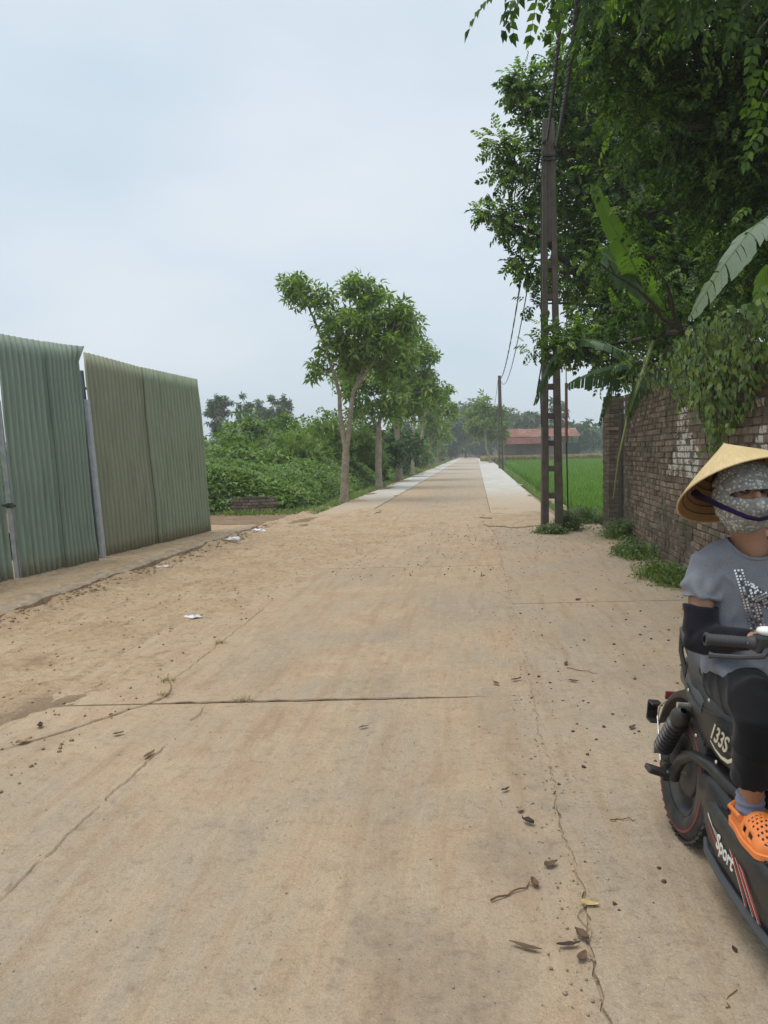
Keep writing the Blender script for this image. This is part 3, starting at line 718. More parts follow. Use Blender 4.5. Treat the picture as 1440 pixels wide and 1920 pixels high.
def pinnate(pairs=7, L=0.34, ll=0.10, lw=0.036, droop=0.30):
    out = []
    for i in range(pairs):
        f = 0.16 + 0.84 * i / (pairs - 1); x = L * f; z = -droop * L * f * f
        for sgn in (-1, 1):
            a = 1.05 - 0.45 * f
            out.append(xf(diamond(ll * (1 - 0.25 * f), lw), (x, 0, z), (cos(a), sgn * sin(a), -0.25 - 0.25 * f), (0.15, 0, 1)))
    out.append(xf(diamond(ll, lw), (L, 0, -droop * L), (1, 0, -0.7), (0.5, 0, 1)))
    out.append((np.array([[0, 0.003, 0], [L, 0.002, -droop * L], [L, -0.002, -droop * L], [0, -0.003, 0]]), np.array([[0, 1, 2, 3]])))
    return cat(out)
def rosette(n=8, L=0.2, w=0.06, droop=0.5):
    out = []; r0 = np.random.default_rng(3)
    for i in range(n):
        a = 2.4 * i + r0.uniform(-0.3, 0.3); e = r0.uniform(-droop, 0.55)
        out.append(xf(diamond(L * r0.uniform(0.7, 1.15), w * r0.uniform(0.8, 1.2), 0.3, 0.3), (0.03 * cos(a) + 0.05 * e, 0.03 * sin(a), 0), (cos(a) * cos(e), sin(a) * cos(e), sin(e)), (-0.3 * cos(a), -0.3 * sin(a), 1)))
    return cat(out)
def blades(n=6, H=0.4, w=0.012, spread=0.5, seed=1):
    r0 = np.random.default_rng(seed); out = []
    for i in range(n):
        a = r0.uniform(0, 2 * pi); h = H * r0.uniform(0.6, 1.1); s_ = spread * r0.uniform(0.3, 1) * h; d = np.array([cos(a), sin(a), 0]); q = np.array([-sin(a), cos(a), 0]) * w / 2
        o0 = d * 0.02
        p = [o0, o0 + d * s_ * 0.3 + [0, 0, h * 0.6], o0 + d * s_ + [0, 0, h * (0.98 - 0.25 * spread)]]
        out.append((np.array([p[0] + q, p[0] - q, p[1] - q * 0.8, p[1] + q * 0.8, p[2]- q * 0.12, p[2] + q * 0.12]), np.array([[0, 1, 2, 3], [3, 2, 4, 5]])))
    return cat(out)
def unit(n): return norm(rng.normal(size=(n, 3)))
def clump(tm, c, r, n, droop=0.35, shell=2.4, scale=(0.75, 1.2), upn=0.5, flat=1.0):
    u = unit(n); rr = rng.random(n) ** (1 / shell)
    rad = np.array(r if hasattr(r, '__len__') else (r, r, r * flat), float)
    # lumpy outline
    lump = 1 + 0.22 * np.sin(u[:, 0] * 5 + c[0] * 3) * np.cos(u[:, 1] * 4 + c[2] * 2) + 0.12 * np.sin(u[:, 2] * 9 + c[1])
    loc = np.array(c, float) + u * rad * (rr * lump)[:, None]
    d = norm(u * 0.9 + rng.normal(size=(n, 3)) * 0.5 + np.array([0, 0, 0.12 - droop]))
    up = np.array([0, 0, 1.0]) + rng.normal(size=(n, 3)) * upn
    return place(tm, loc, d, up, rng.uniform(*scale, n))

M_bark = simple('grey_brown_bark', (0.31, 0.25, 0.19), 0.9, 0.35, 7, bump=0.01, obj=False)
M_bark2 = simple('pale_bark', (0.33, 0.28, 0.22), 0.9, 0.3, 7, bump=0.008, obj=False)
M_barkd = simple('dark_bark', (0.06, 0.048, 0.036), 0.9, 0.3, 7, bump=0.01, obj=False)
LF_road = leafmat('roadside_leaf', (0.075, 0.140, 0.034), (0.155, 0.255, 0.058), (0.37, 0.45, 0.13), 0.38)
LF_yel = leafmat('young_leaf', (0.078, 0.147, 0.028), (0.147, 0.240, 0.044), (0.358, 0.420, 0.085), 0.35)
LF_big = leafmat('pinnate_leaf', (0.018, 0.047, 0.013), (0.043, 0.099, 0.022), (0.186, 0.319, 0.056), 0.34)
LF_near = leafmat('near_pinnate_leaf', (0.023, 0.052, 0.012), (0.050, 0.105, 0.020), (0.158, 0.249, 0.042), 0.42)
LF_weed = leafmat('weed_leaf', (0.045, 0.082, 0.026), (0.085, 0.135, 0.042), (0.16, 0.20, 0.07), 0.25)
LF_tip = leafmat('lit_tip_leaf', (0.084, 0.168, 0.029), (0.168, 0.280, 0.050), (0.336, 0.437, 0.101), 0.42)  # paler green with the light on the crown tips put into its colour
LF_vine = leafmat('vine_leaf', (0.061, 0.115, 0.030), (0.115, 0.196, 0.047), (0.270, 0.338, 0.074), 0.32)
LF_creep = leafmat('creeper_leaf', (0.069, 0.132, 0.030), (0.138, 0.236, 0.055), (0.265, 0.368, 0.098), 0.30)
LF_bush = leafmat('bush_leaf', (0.065, 0.125, 0.030), (0.140, 0.235, 0.055), (0.26, 0.36, 0.095), 0.28)
LF_bamb = leafmat('feathery_leaf', (0.095, 0.165, 0.040), (0.19, 0.29, 0.068), (0.30, 0.40, 0.115), 0.30)
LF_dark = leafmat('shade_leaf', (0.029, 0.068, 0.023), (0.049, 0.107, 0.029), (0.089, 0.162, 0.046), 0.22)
LF_far = leafmat('distant_leaf', (0.038, 0.076, 0.030), (0.061, 0.115, 0.041), (0.108, 0.169, 0.057), 0.2)
LF_eu = leafmat('grey_green_leaf', (0.068, 0.101, 0.068), (0.115, 0.155, 0.101), (0.176, 0.216, 0.135), 0.25)
LF_rice = leafmat('rice_blade', (0.085, 0.185, 0.022), (0.135, 0.265, 0.034), (0.21, 0.345, 0.055), 0.30)
LF_grass = leafmat('grass_blade', (0.081, 0.149, 0.030), (0.149, 0.230, 0.047), (0.270, 0.324, 0.095), 0.3)
LF_dry = leafmat('dry_grass_blade', (0.216, 0.176, 0.068), (0.324, 0.270, 0.115), (0.446, 0.392, 0.189), 0.2, tcol=(1, 0.95, 0.6))

def limb(g, a, b, ra, rb, seed=0, n=5, wob=0.12):
    a, b = Vector(a), Vector(b); L = (b - a).length; pts = []
    for i in range(n + 1):
        f = i / n; p = a.lerp(b, f)
        k_ = sin(pi * f) * L * wob
        p += Vector((mnoise.noise(Vector((seed, f * 2.5, 0))), mnoise.noise(Vector((seed, f * 2.5, 7))), 0.5 * mnoise.noise(Vector((seed, f * 2.5, 13))) + 0.25)) * k_
        pts.append(p)
    g.tube(pts, [ra + (rb - ra) * i / n for i in range(n + 1)], 7); return pts
def tree(name, label, cat_, base, axes, clumps, tm, leaf, bark, per, group=None, droop=0.35, flat=0.85, scale=(0.75, 1.2), twig=0.012, shell=2.4):
    """axes: list of polylines with radii (trunk first, then main limbs); clumps: (centre, radius)"""
    t = thing(name, base, label, cat_, group)
    g = G(); nodes = []
    for pts, r0, r1 in axes:
        pts = [Vector(p) for p in pts]; n = len(pts)
        # refine
        Q = []
        for i in range(n - 1):
            for j in range(4):
                f = j / 4; q = pts[i].lerp(pts[i + 1], f); q += Vector((mnoise.noise(q * 0.9), mnoise.noise(q * 0.9 + Vector((9, 0, 0))), 0)) * 0.05 * r0 / 0.1 * (i + f > 0); Q.append(q)
        Q.append(pts[-1]); rad = [r0 + (r1 - r0) * i / (len(Q) - 1) for i in range(len(Q))]
        if len(nodes) == 0: rad[0] *= 1.35
        g.tube(Q, rad, 10); nodes += list(zip(Q, rad))
    fol = []
    for i, (c, r) in enumerate(clumps):
        c = Vector(c)
        cand = [(p, w) for p, w in nodes if p.z < c.z + 0.1] or nodes
        p, w = min(cand, key=lambda q: (q[0] - c).length + 0.6 * abs(q[0].z - c.z) * (q[0].z > c.z - 0.2))
        pts = limb(g, p, c, min(w * 0.7, 0.02 + 0.03 * (c - p).length), twig, i * 3.1)
        for j in range(4):
            u = Vector(unit(1)[0]); limb(g, pts[-2].lerp(pts[-1], 0.3 + 0.2 * j), c + Vector((u.x * r, u.y * r, abs(u.z) * r * 0.6)) * 0.8, twig, twig * 0.35, i + j * 7.7, 3)
        fol.append(clump(tm, c, r, max(6, int(per * r * r)), droop, shell, scale, flat=flat))
    link('trunk', g.mesh('trunk', True), bark, t)
    V, F = cat(fol); link('crown', mesh_np('crown', V, F), leaf, t)
    return t
def in_ell(c, r, k_, rr, seed):                     # k clumps spread through an ellipsoid crown
    q = random.Random(seed); out = []
    for i in range(k_):
        while True:
            v = Vector((q.uniform(-1, 1), q.uniform(-1, 1), q.uniform(-1, 1)))
            if 0.25 < v.length < 1: break
        out.append((Vector(c) + Vector((v.x * r[0], v.y * r[1], v.z * r[2])), rr * q.uniform(0.75, 1.2)))
    return out

# ------------------------------------------------------------------ roadside trees on the left
RO = rosette(9, 0.29, 0.085, 0.85)
Y1 = 23.7
def pl(lst, Y): return [P(x, y, Y) for x, y in lst]
grp = 'young trees along the left pavement'
b = Vector((-1.23, Y1, 0))
cl = [((565, 545), .62, 0), ((545, 535), .45, .3), ((595, 560), .5, -.4), ((680, 545), .62, .2), ((655, 540), .4, -.3), ((705, 560), .5, .5), ((630, 600), .62, .3), ((665, 610), .72, -.5), ((700, 600), .62, .3),
      ((740, 590), .55, -.2), ((765, 600), .42, .2), ((620, 645), .55, -.2), ((660, 655), .75, .5), ((700, 650), .7, -.4), ((735, 640), .6, .4), ((600, 690), .36, .2), ((590, 700), .22, -.1), ((655, 690), .5, .3), ((715, 690), .5, .5), ((745, 665), .4, -.3)]
tree('roadside_tree', 'tall slim tree with forked trunk nearest on the left pavement', 'tree', b,
     [([b, P(646, 880, Y1), P(648, 848, Y1)], 0.135, 0.11), ([P(648, 848, Y1), P(640, 790, Y1), P(636, 740, Y1), P(612, 655, Y1), P(590, 600, Y1), P(570, 560, Y1)], 0.085, 0.02),
      ([P(648, 848, Y1), P(657, 790, Y1), P(662, 735, Y1), P(685, 680, Y1 + .3), P(690, 600, Y1 + .3), P(682, 560, Y1 + .2)], 0.085, 0.02), ([P(662, 735, Y1), P(700, 680, Y1 - .3), P(735, 630, Y1 - .2)], 0.05, 0.02)],
     [(P(x, y, Y1 + dy), r) for (x, y), r, dy in cl], RO, LF_road, M_bark, 125, grp, 0.5, scale=(0.7, 1.15))
Y2 = 32.0; b = Vector((-0.2, Y2, 0))
cl = [(680, 680), (660, 720), (700, 715), (730, 700), (750, 655), (765, 690), (700, 760), (740, 740), (670, 770), (640, 700), (725, 640), (690, 640), (750, 600), (770, 620), (735, 775)]
tree('roadside_tree', 'bushy tree second along the left pavement, behind the forked tree', 'tree', b,
     [([b, P(710, 860, Y2), P(710, 800, Y2)], 0.15, 0.12), ([P(710, 800, Y2), P(690, 770, Y2), P(660, 740, Y2)], .07, .02), ([P(710, 800, Y2), P(722, 740, Y2), P(745, 660, Y2)], .09, .02)],
     [(P(x, y, Y2 + random.uniform(-.8, .8)), random.uniform(.5, .75)) for x, y in cl], rosette(8, 0.32, 0.10, 0.75), LF_road, M_bark, 95, grp, 0.45)
Y3 = 40.5; b = Vector((0.82, Y3, 0))
cl = [(780, 680), (800, 670), (755, 700), (775, 720), (805, 705), (760, 740), (790, 745), (740, 760), (815, 735), (735, 720), (770, 770), (790, 660)]
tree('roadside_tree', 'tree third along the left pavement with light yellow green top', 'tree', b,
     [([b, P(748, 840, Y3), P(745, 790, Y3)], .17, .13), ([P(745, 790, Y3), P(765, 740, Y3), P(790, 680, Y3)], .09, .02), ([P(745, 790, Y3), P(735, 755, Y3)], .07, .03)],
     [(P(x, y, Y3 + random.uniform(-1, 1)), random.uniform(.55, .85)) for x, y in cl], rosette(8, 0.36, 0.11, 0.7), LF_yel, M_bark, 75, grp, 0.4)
Y4 = 51.6; b = Vector((1.99, Y4, 0))
tree('roadside_tree', 'thin pale trunked tree fourth along the left pavement', 'tree', b, [([b, P(775, 820, Y4), P(778, 740, Y4)], .13, .07)],
     [(P(x, y, Y4 + random.uniform(-1, 1)), random.uniform(.6, .9)) for x, y in [(780, 740), (795, 755), (765, 760), (785, 715), (770, 735)]], rosette(8, 0.4, 0.12, 0.6), LF_road, M_bark2, 75, grp, 0.3)
Y5 = 63.2; b = Vector((3.06, Y5, 0))
tree('roadside_tree', 'dark flat topped tree fifth along the left pavement, branches spread over the road', 'tree', b,
     [([b, P(790, 830, Y5), P(795, 790, Y5)], .16, .1), ([P(795, 790, Y5), P(825, 760, Y5), P(842, 738, Y5)], .06, .02), ([P(795, 790, Y5), P(780, 750, Y5)], .07, .02)],
     [(P(x, y, Y5 + random.uniform(-1.2, 1.2)), random.uniform(.55, .95)) for x, y in [(842, 735), (825, 745), (838, 765), (810, 750), (820, 775), (795, 765), (785, 750), (805, 790), (845, 775)]], rosette(8, 0.42, 0.13, 0.3), LF_road, M_bark, 62, grp, 0.2, flat=0.5)
b = Vector(RT(-4.6, 78))
tree('roadside_tree', 'small round tree sixth along the left pavement', 'tree', b, [([b, b + Vector((0, 0, 2.2))], .12, .08)], in_ell(b + Vector((0, 0, 3.6)), (1.5, 1.5, 1.4), 9, 0.85, 5), rosette(7, 0.45, 0.15, 0.5), LF_road, M_bark, 45, grp)
b = Vector(RT(-4.8, 96))
tree('roadside_tree', 'small round tree seventh and last along the left pavement', 'tree', b, [([b, b + Vector((0, 0, 2.4))], .13, .08)], in_ell(b + Vector((0, 0, 3.9)), (1.7, 1.7, 1.5), 9, 0.95, 6), rosette(7, 0.5, 0.17, 0.5), LF_bush, M_bark, 40, grp)
Y6 = 93; b = Vector(RT(1.75, Y6))
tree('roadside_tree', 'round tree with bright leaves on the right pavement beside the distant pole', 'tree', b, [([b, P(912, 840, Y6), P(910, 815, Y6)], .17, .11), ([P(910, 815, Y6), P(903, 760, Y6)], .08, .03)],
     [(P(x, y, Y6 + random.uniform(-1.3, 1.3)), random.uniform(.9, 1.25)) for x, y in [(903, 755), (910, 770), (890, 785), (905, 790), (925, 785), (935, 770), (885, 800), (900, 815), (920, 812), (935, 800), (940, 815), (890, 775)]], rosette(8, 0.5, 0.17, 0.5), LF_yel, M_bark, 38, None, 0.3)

# ------------------------------------------------------------------ wild growth left of the road
def mound(t, y):
    z = 0.15 + 0.75 * sst(-4.3, -6.2, t) + 0.35 * sst(-6, -11, t) + 0.35 * sst(22, 30, y) * sst(-4.4, -6.5, t)
    z += 0.30 * nz2(t, y, 0.42, 21) + 0.16 * nz2(t, y, 1.1, 22) + 0.07 * nz2(t, y, 2.8, 23)
    front = 19.9 + 1.0 * nz2(t, 3, 0.5, 24) + 1.2 * sst(-5.0, -4.2, t) + (2.2 * sst(-8.0, -10.5, t))
    return -0.25 + (z + 0.25) * sst(front, front + 1.6, y) * sst(-4.05, -5.0, t + 0.15 * nz2(t, y, 1.3, 25))
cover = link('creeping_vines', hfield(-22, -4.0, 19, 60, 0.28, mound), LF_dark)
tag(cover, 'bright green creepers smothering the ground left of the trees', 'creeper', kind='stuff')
n = 72000
yy = 19.6 + 40 * rng.random(n) ** 1.7; tt = -4.1 - 17 * rng.random(n) ** 1.25
zz = np.array([mound(a, c) for a, c in zip(tt, yy)])
keep = zz > 0.02; yy, tt, zz = yy[keep], tt[keep], zz[keep]; n = len(yy)
loc = np.stack([tt + SL * yy, yy, zz + rng.uniform(-0.03, 0.20, n)], -1)
d = np.stack([rng.normal(size=n), rng.normal(size=n) - 0.5, rng.uniform(-0.5, 0.35, n)], -1)
up = np.array([0.1, -0.35, 1.0]) + rng.normal(size=(n, 3)) * 0.45
V, F = place(cat([xf(diamond(0.115, 0.08), (0, 0, 0), (1, 0.1, 0), (0, 0, 1)), xf(diamond(0.09, 0.065), (0, 0, 0), (0.2, 1, 0.1), (0, 0, 1)), xf(diamond(0.09, 0.065), (0, 0, 0), (0.2, -1, 0.1), (0, 0, 1))]), loc, d, up, rng.uniform(0.6, 1.15, n))
link('leaves', mesh_np('leaves', V, F), LF_creep, cover)

def shrub(name, label, base, r, leaf, tm, per, k_=10, rr=None, group='wild bushes behind the creepers', droop=0.2, seed=0, shell=2.0):
    base = Vector(base); rr = rr or 0.36 * min(r)
    t = thing(name, base, label, 'bush', group); g = G(); fol = []
    for i, (c, q) in enumerate(in_ell(base + Vector((0, 0, r[2] * 0.46)), (r[0] * 0.85, r[1] * 0.85, r[2] * 0.36), k_, rr, seed)):
        if c.z < base.z + 0.2: c.z = base.z + 0.3
        limb(g, base + Vector((random.uniform(-.2, .2), random.uniform(-.2, .2), -0.1)), c, 0.035, 0.01, i + seed)
        fol.append(clump(tm, c, q, max(8, int(per * q * q)), droop, shell))
    link('stems', g.mesh('stems', True), M_barkd, t); V, F = cat(fol); link('foliage', mesh_np('foliage', V, F), leaf, t)
    return t
RB = rosette(7, 0.24, 0.10, 0.5); RF = blades(14, 0.42, 0.035, 1.3, 4); RD = rosette(7, 0.30, 0.13, 0.6)
SH = [('bush', 'dark leafy bush close behind the end of the fence', -9.8, 24.0, (1.5, 1.5, 2.3), LF_bush, RB, 170),
      ('bush', 'round leafy bush behind the heap of dead branches', -8.2, 27.5, (1.7, 1.6, 2.4), LF_bush, RB, 150),
      ('feathery_bush', 'pale green feathery bush in the middle of the wild growth', -8.2, 31.5, (2.3, 2.0, 3.0), LF_bamb, RF, 120),
      ('feathery_bush', 'broad feathery bush right of the pale one, behind the creepers', -6.3, 34.0, (2.2, 2.0, 3.1), LF_bamb, RF, 120),
      ('bush', 'tall dark bush rising behind the feathery bushes', -9.5, 37.0, (2.6, 2.2, 3.9), LF_bush, RD, 80),
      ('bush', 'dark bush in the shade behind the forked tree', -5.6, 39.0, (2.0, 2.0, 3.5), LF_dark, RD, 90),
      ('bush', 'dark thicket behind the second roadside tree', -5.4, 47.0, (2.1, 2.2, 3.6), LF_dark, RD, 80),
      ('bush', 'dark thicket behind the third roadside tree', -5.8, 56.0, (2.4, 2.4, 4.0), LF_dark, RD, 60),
      ('bush', 'low bush beyond the fifth roadside tree', -6.0, 70.0, (2.4, 2.4, 2.8), LF_bush, RD, 50),
      ('bush', 'low bush beside the far bend of the left pavement', -6.5, 112.0, (3.2, 3.0, 3.4), LF_bush, RD, 40),
      ('bush', 'wide bush on the skyline left of the feathery bushes', -12.5, 33.0, (2.6, 2.4, 3.3), LF_bush, RB, 110),
      ('bush', 'bush on the skyline behind the forked tree trunk', -8.2, 46.0, (2.8, 2.6, 4.2), LF_bush, RD, 70)]
for i, (nm, lb, t_, y_, r_, lf, tm, per) in enumerate(SH): shrub(nm, lb, RT(t_, y_, -0.03), r_, lf, tm, per, 13, seed=i * 11 + 1)

# low broken brick wall in the creepers
M_oldb = brick_mat('mossy_brick', (0.10, 0.075, 0.055), (0.15, 0.11, 0.08))
lowb = Vector((-3.38, 20.0, -0.02))
low = thing('low_brick_wall', lowb, 'low broken brick wall half buried in creepers', 'wall', world=False, rot=(0, 0, 0.05))
link('mortar', G().box((0, 0.05, 0.20), (1.12, 0.12, 0.46)).mesh('mortar'), M_mortar, low)
for r_ in range(6):
    for c_ in range(5):
        if r_ == 5 and c_ in (0, 4): continue
        o = link('brick', bmeshes[(r_ + c_) % 5].copy() if False else bmeshes[(r_ + c_) % 5], None, low, (-0.47 + c_ * 0.222 + (0.06 if r_ % 2 else 0), -0.02, 0.05 + r_ * 0.0755)); o.rotation_euler = (0, 0, random.gauss(0, 0.02))
# heap of dead branches by the fence
hp = thing('branch_pile', (-4.35, 20.2, 0), 'heap of dry bare branches beside the end of the fence', 'branches')
for i in range(26):
    a = Vector((-4.4 + random.uniform(-1.0, 0.5), 20.6 + random.uniform(-0.7, 0.9), random.uniform(0.0, 0.55)))
    dv = Vector((random.uniform(-1, 1), random.uniform(-0.5, 0.5), random.uniform(-0.1, 0.5))) * random.uniform(0.5, 0.95)
    if a.x + dv.x > -3.6: dv.x *= -1
    link('branch', G().tube([a - dv * 0.5, a + Vector((0, 0, 0.06)), a + dv * 0.5], [0.024, 0.018, 0.008], 6).mesh('branch', True), M_barkd if i % 3 else M_bark2, hp)

# ------------------------------------------------------------------ far trees
def far_tree(label, px, ytop, Y, wpx, leaf=LF_far, per=None, k_=16, group='distant trees', base_py=850, thin=False, seed=0):
    c = P(px, ytop, Y); H = c.z; b = Vector((c.x, Y, -0.3)); w = wpx * Y / 1440 / 2
    sz = 0.013 * Y / 2
    tm = rosette(6, min(1.3, 0.0075 * Y), min(0.55, 0.0032 * Y), 0.5) if not thin else rosette(8, 0.42, 0.15, 0.9)
    if thin: cl = in_ell((b.x, b.y, H * 0.70), (w * 0.95, w * 0.95, H * 0.30), k_, w * 0.40, seed)
    else: cl = in_ell((b.x, b.y, H * 0.55), (w * 0.8, w * 0.7, H * 0.36), k_, w * 0.48, seed)
    pr = per or 26 * (55 / Y) ** 1.4 * 4
    tree('distant_tree', label, 'tree', b, [([b, b + Vector((0, 0, H * 0.35)), b + Vector((w * 0.1, 0, H * 0.75))], 0.02 * H + 0.05, 0.05)], cl, tm, leaf, M_bark if not thin else M_bark2, pr, group, 0.25, 0.8, twig=0.04, shell=2.0)
FT = [('slender grey green tree on the skyline above the fence end', 412, 738, 80, 52, True, LF_eu), ('thin sparse tree on the skyline next to the slender one', 458, 740, 84, 34, True, LF_eu),
      ('grey green tree on the skyline, third from the fence', 488, 752, 88, 42, True, LF_eu), ('leaning grey green tree on the skyline nearest the forked tree', 520, 736, 82, 50, True, LF_eu)]
for i, (lb, px, yt, Y, w, th, lf) in enumerate(FT): far_tree(lb, px, yt, Y, w, lf, 42, 26, 'thin trees on the left skyline', thin=th, seed=i + 40)
FT = [('distant tree just left of the road end', 842, 770, 150, 70), ('tall dark tree closing the end of the road', 872, 752, 175, 80), ('distant tree behind the bright round tree', 905, 765, 180, 75),
      ('dark domed tree right behind the distant pole', 948, 762, 165, 70), ('wide tree over the red roof, left part', 985, 772, 160, 80), ('tallest tree behind the red roofed shed', 1042, 745, 150, 62),
      ('low tree right of the red roofed shed', 1092, 782, 165, 60), ('small distant tree at the field edge by the brick pier', 1128, 792, 190, 60), ('distant tree hidden beyond the brick pier', 1175, 790, 185, 70),
      ('distant tree left behind the fifth roadside tree', 808, 778, 140, 60), ('distant tree far left behind the thickets', 760, 790, 130, 70)]
for i, (lb, px, yt, Y, w) in enumerate(FT): far_tree(lb, px, yt, Y, w, LF_far, 9, 15, 'trees closing the view', seed=i + 70)
wood = []
for px in range(-60, 1500, 22):
    c = P(px, 838 + random.uniform(-26, 8), 235 + random.uniform(0, 60)); wood.append(clump(rosette(6, 2.2, 0.9, 0.5), (c.x, c.y, c.z * 0.45), (3.2, 3, max(2.5, c.z * 0.55)), 90, 0.1, 2.0))
V, F = cat(wood); tag(link('far_woods', mesh_np('far_woods', V, F), LF_far), 'far hazy belt of trees along the horizon', 'woods', kind='stuff')
fw = thing('boundary_wall', (24.6, 188, 0), 'low pale boundary wall at the far end of the road', 'wall')
link('wall_panel', G().box((25.5, 188, 0.9), (16, 0.25, 1.8)).mesh('wall_panel'), simple('weathered_plaster', (0.30, 0.28, 0.25), 0.9, 0.2, 0.5, obj=False), fw)
link('coping', G().box((25.5, 188, 1.84), (16.2, 0.4, 0.09)).mesh('coping'), M_kerb, fw)

# ------------------------------------------------------------------ the shed with the rusty roof
def rust_mat():
    k = NT('rusty_roof'); v = k.pos((1, 1, 0.25)); n1 = k.noise(v, 0.9, 5, 0.6); n2 = k.noise(k.pos(), 0.5, 5, 0.65)
    c = k.mix(k.ramp(n1, [(0.35, 0.0), (0.65, 1.0)]), (0.215, 0.080, 0.058), (0.29, 0.13, 0.095))
    c = k.mix(k.ramp(n2, [(0.52, 0.0), (0.66, 0.75)]), c, (0.34, 0.25, 0.20)); return k.done(c, 0.8)
M_rust = rust_mat(); M_rust2 = simple('dark_red_sheet', (0.16, 0.055, 0.04), 0.75, 0.3, 0.6, obj=False)
M_shw = simple('shed_wall', (0.20, 0.165, 0.14), 0.9, 0.3, 0.8, obj=False)
SY = 112
def SX(px): return P(px, 842, SY).x
def SZ(py, px=1010): return P(px, py, SY).z
sh = thing('shed', (SX(1010), SY, -0.3), 'long low shed with rusty red corrugated roof beyond the paddy', 'shed')
def roof_panel(x0, x1, zt, zb, y0, y1, nr=26):
    V = []; F = []; n = nr * 4
    for i in range(n + 1):
        x = x0 + (x1 - x0) * i / n; d = 0.05 * cos(2 * pi * i / 4)
        V += [(x, y0 - d * 0.5, zb + d), (x, y1 - d * 0.5, zt + d)]
    for i in range(n): F.append((2 * i, 2 * i + 2, 2 * i + 3, 2 * i + 1))
    return mesh_py('roof_sheet', V, F)
zr, ze, zl = SZ(803), SZ(819), SZ(832)
xs = [SX(952), SX(984), SX(1018), SX(1050), SX(1084)]
for a, b in zip(xs[:-1], xs[1:]): link('roof_sheet', roof_panel(a, b, zr + random.uniform(-.06, .06), ze, SY - 1.5, SY + 2.0, 9), M_rust, sh)
link('roof', roof_panel(xs[0], xs[-1], ze - .1, zr - 0.1, SY + 2.05, SY + 5.5), M_rust2, sh)
link('lower_roof', roof_panel(SX(938), SX(1024), ze - 0.05, zl, SY - 3.4, SY - 1.4), M_rust2, sh)
link('wall', G().box(((SX(942) + SX(1052)) / 2, SY - 1.2, zl / 2 - 0.2), (SX(1052) - SX(942), 0.2, zl + 0.4)).mesh('wall'), M_shw, sh)
link('back_wall', G().box(((SX(942) + SX(1080)) / 2, SY + 5, ze / 2), (SX(1080) - SX(942), 0.2, ze)).mesh('back_wall'), M_shw, sh)
link('blue_panel', G().box((SX(1036), SY - 1.45, ze - 0.42), (1.2, 0.08, 0.75)).mesh('blue_panel'), simple('blue_tarp', (0.20, 0.27, 0.36), 0.6, 0.15, 1, obj=False), sh)
for px in (1054, 1068, 1082): link('post', G().box((SX(px), SY - 1.3, ze / 2 - .2), (0.14, 0.14, ze + .3)).mesh('post'), M_barkd, sh)
link('brace', G().tube([(SX(1068), SY - 1.3, ze - .1), (SX(1076), SY - 1.3, ze - .9)], .05, 6).mesh('brace'), M_bark2, sh)
link('netting', G().box((SX(1068), SY - 1.2, (ze - 1.0) / 2 - 0.2), (SX(1083) - SX(1054), 0.06, ze - 0.6)).mesh('netting'), simple('green_netting', (0.02, 0.06, 0.05), 0.9, 0.3, 1, obj=False), sh)

# ------------------------------------------------------------------ paddy
n = 60000
yy = 15.7 + 108 * rng.random(n) ** 2.1; tt = 2.5 + 0.012 * (yy - 16) + rng.random(n) * (2.5 + 0.36 * yy)
loc = np.stack([tt + SL * yy, yy, np.full(n, -0.33)], -1); a = rng.uniform(0, 2 * pi, n)
V, F = place(blades(6, 0.42, 0.014, 0.42, 5), loc, np.stack([np.cos(a), np.sin(a), 0 * a], -1), np.tile([0, 0, 1.0], (n, 1)), rng.uniform(0.75, 1.15, n) * (1 + 0.012 * yy) ** 0.6)
V[:, 2] = np.minimum(V[:, 2], 0.35)
tag(link('rice_plants', mesh_np('rice_plants', V, F), LF_rice), 'bright green young rice filling the paddy beside the road', 'rice', kind='stuff')
n = 3800
yy = rng.uniform(104, 111, n); xx = rng.uniform(14, 40, n); loc = np.stack([xx, yy, np.full(n, -0.3) + 0.5 * sst(104, 111, 107)], -1); a = rng.uniform(0, 2 * pi, n)
V, F = place(blades(7, 0.9, 0.07, 0.8, 9), loc, np.stack([np.cos(a), np.sin(a), 0 * a], -1), np.tile([0, 0, 1.0], (n, 1)), rng.uniform(0.7, 1.3, n))
tag(link('dry_grass', mesh_np('dry_grass', V, F), LF_dry), 'strip of dry yellowish grass between the paddy and the shed', 'grass', kind='stuff')
# grass verge between pole, pier and paddy, and along the creepers
gl = []
n = 2600
yy = rng.uniform(15.5, 19.5, n); tt = rng.uniform(1.95, 4.2, n) + 0.0; loc = np.stack([tt + SL * yy, yy, -0.30 + 0.18 * (yy < 17)], -1)
gl.append((loc, 0.30)); n = 650
yy = rng.uniform(19.3, 21.5, n); tt = rng.uniform(-8.5, -4.0, n); gl.append((np.stack([tt + SL * yy, yy, np.full(n, 0.0)], -1), 0.16))
n = 1800
yy = rng.uniform(16, 60, n); tt = rng.normal(2.02, 0.09, n) + 0.01 * (yy - 16); gl.append((np.stack([tt + SL * yy, yy, np.full(n, -0.3)], -1), 0.34))
n = 1800
yy = rng.uniform(22, 100, n); tt = rng.normal(-4.25, 0.14, n); gl.append((np.stack([tt + SL * yy, yy, np.full(n, -0.05)], -1), 0.25))
out = []
for loc, h in gl:
    n = len(loc); a = rng.uniform(0, 2 * pi, n)
    out.append(place(blades(7, h, 0.012, 0.9, 6), loc, np.stack([np.cos(a), np.sin(a), 0 * a], -1), np.tile([0, 0, 1.0], (n, 1)), rng.uniform(0.5, 1.3, n)))
V, F = cat(out); tag(link('verge_grass', mesh_np('verge_grass', V, F), LF_grass), 'rough grass along the pavement edges', 'grass', kind='stuff')

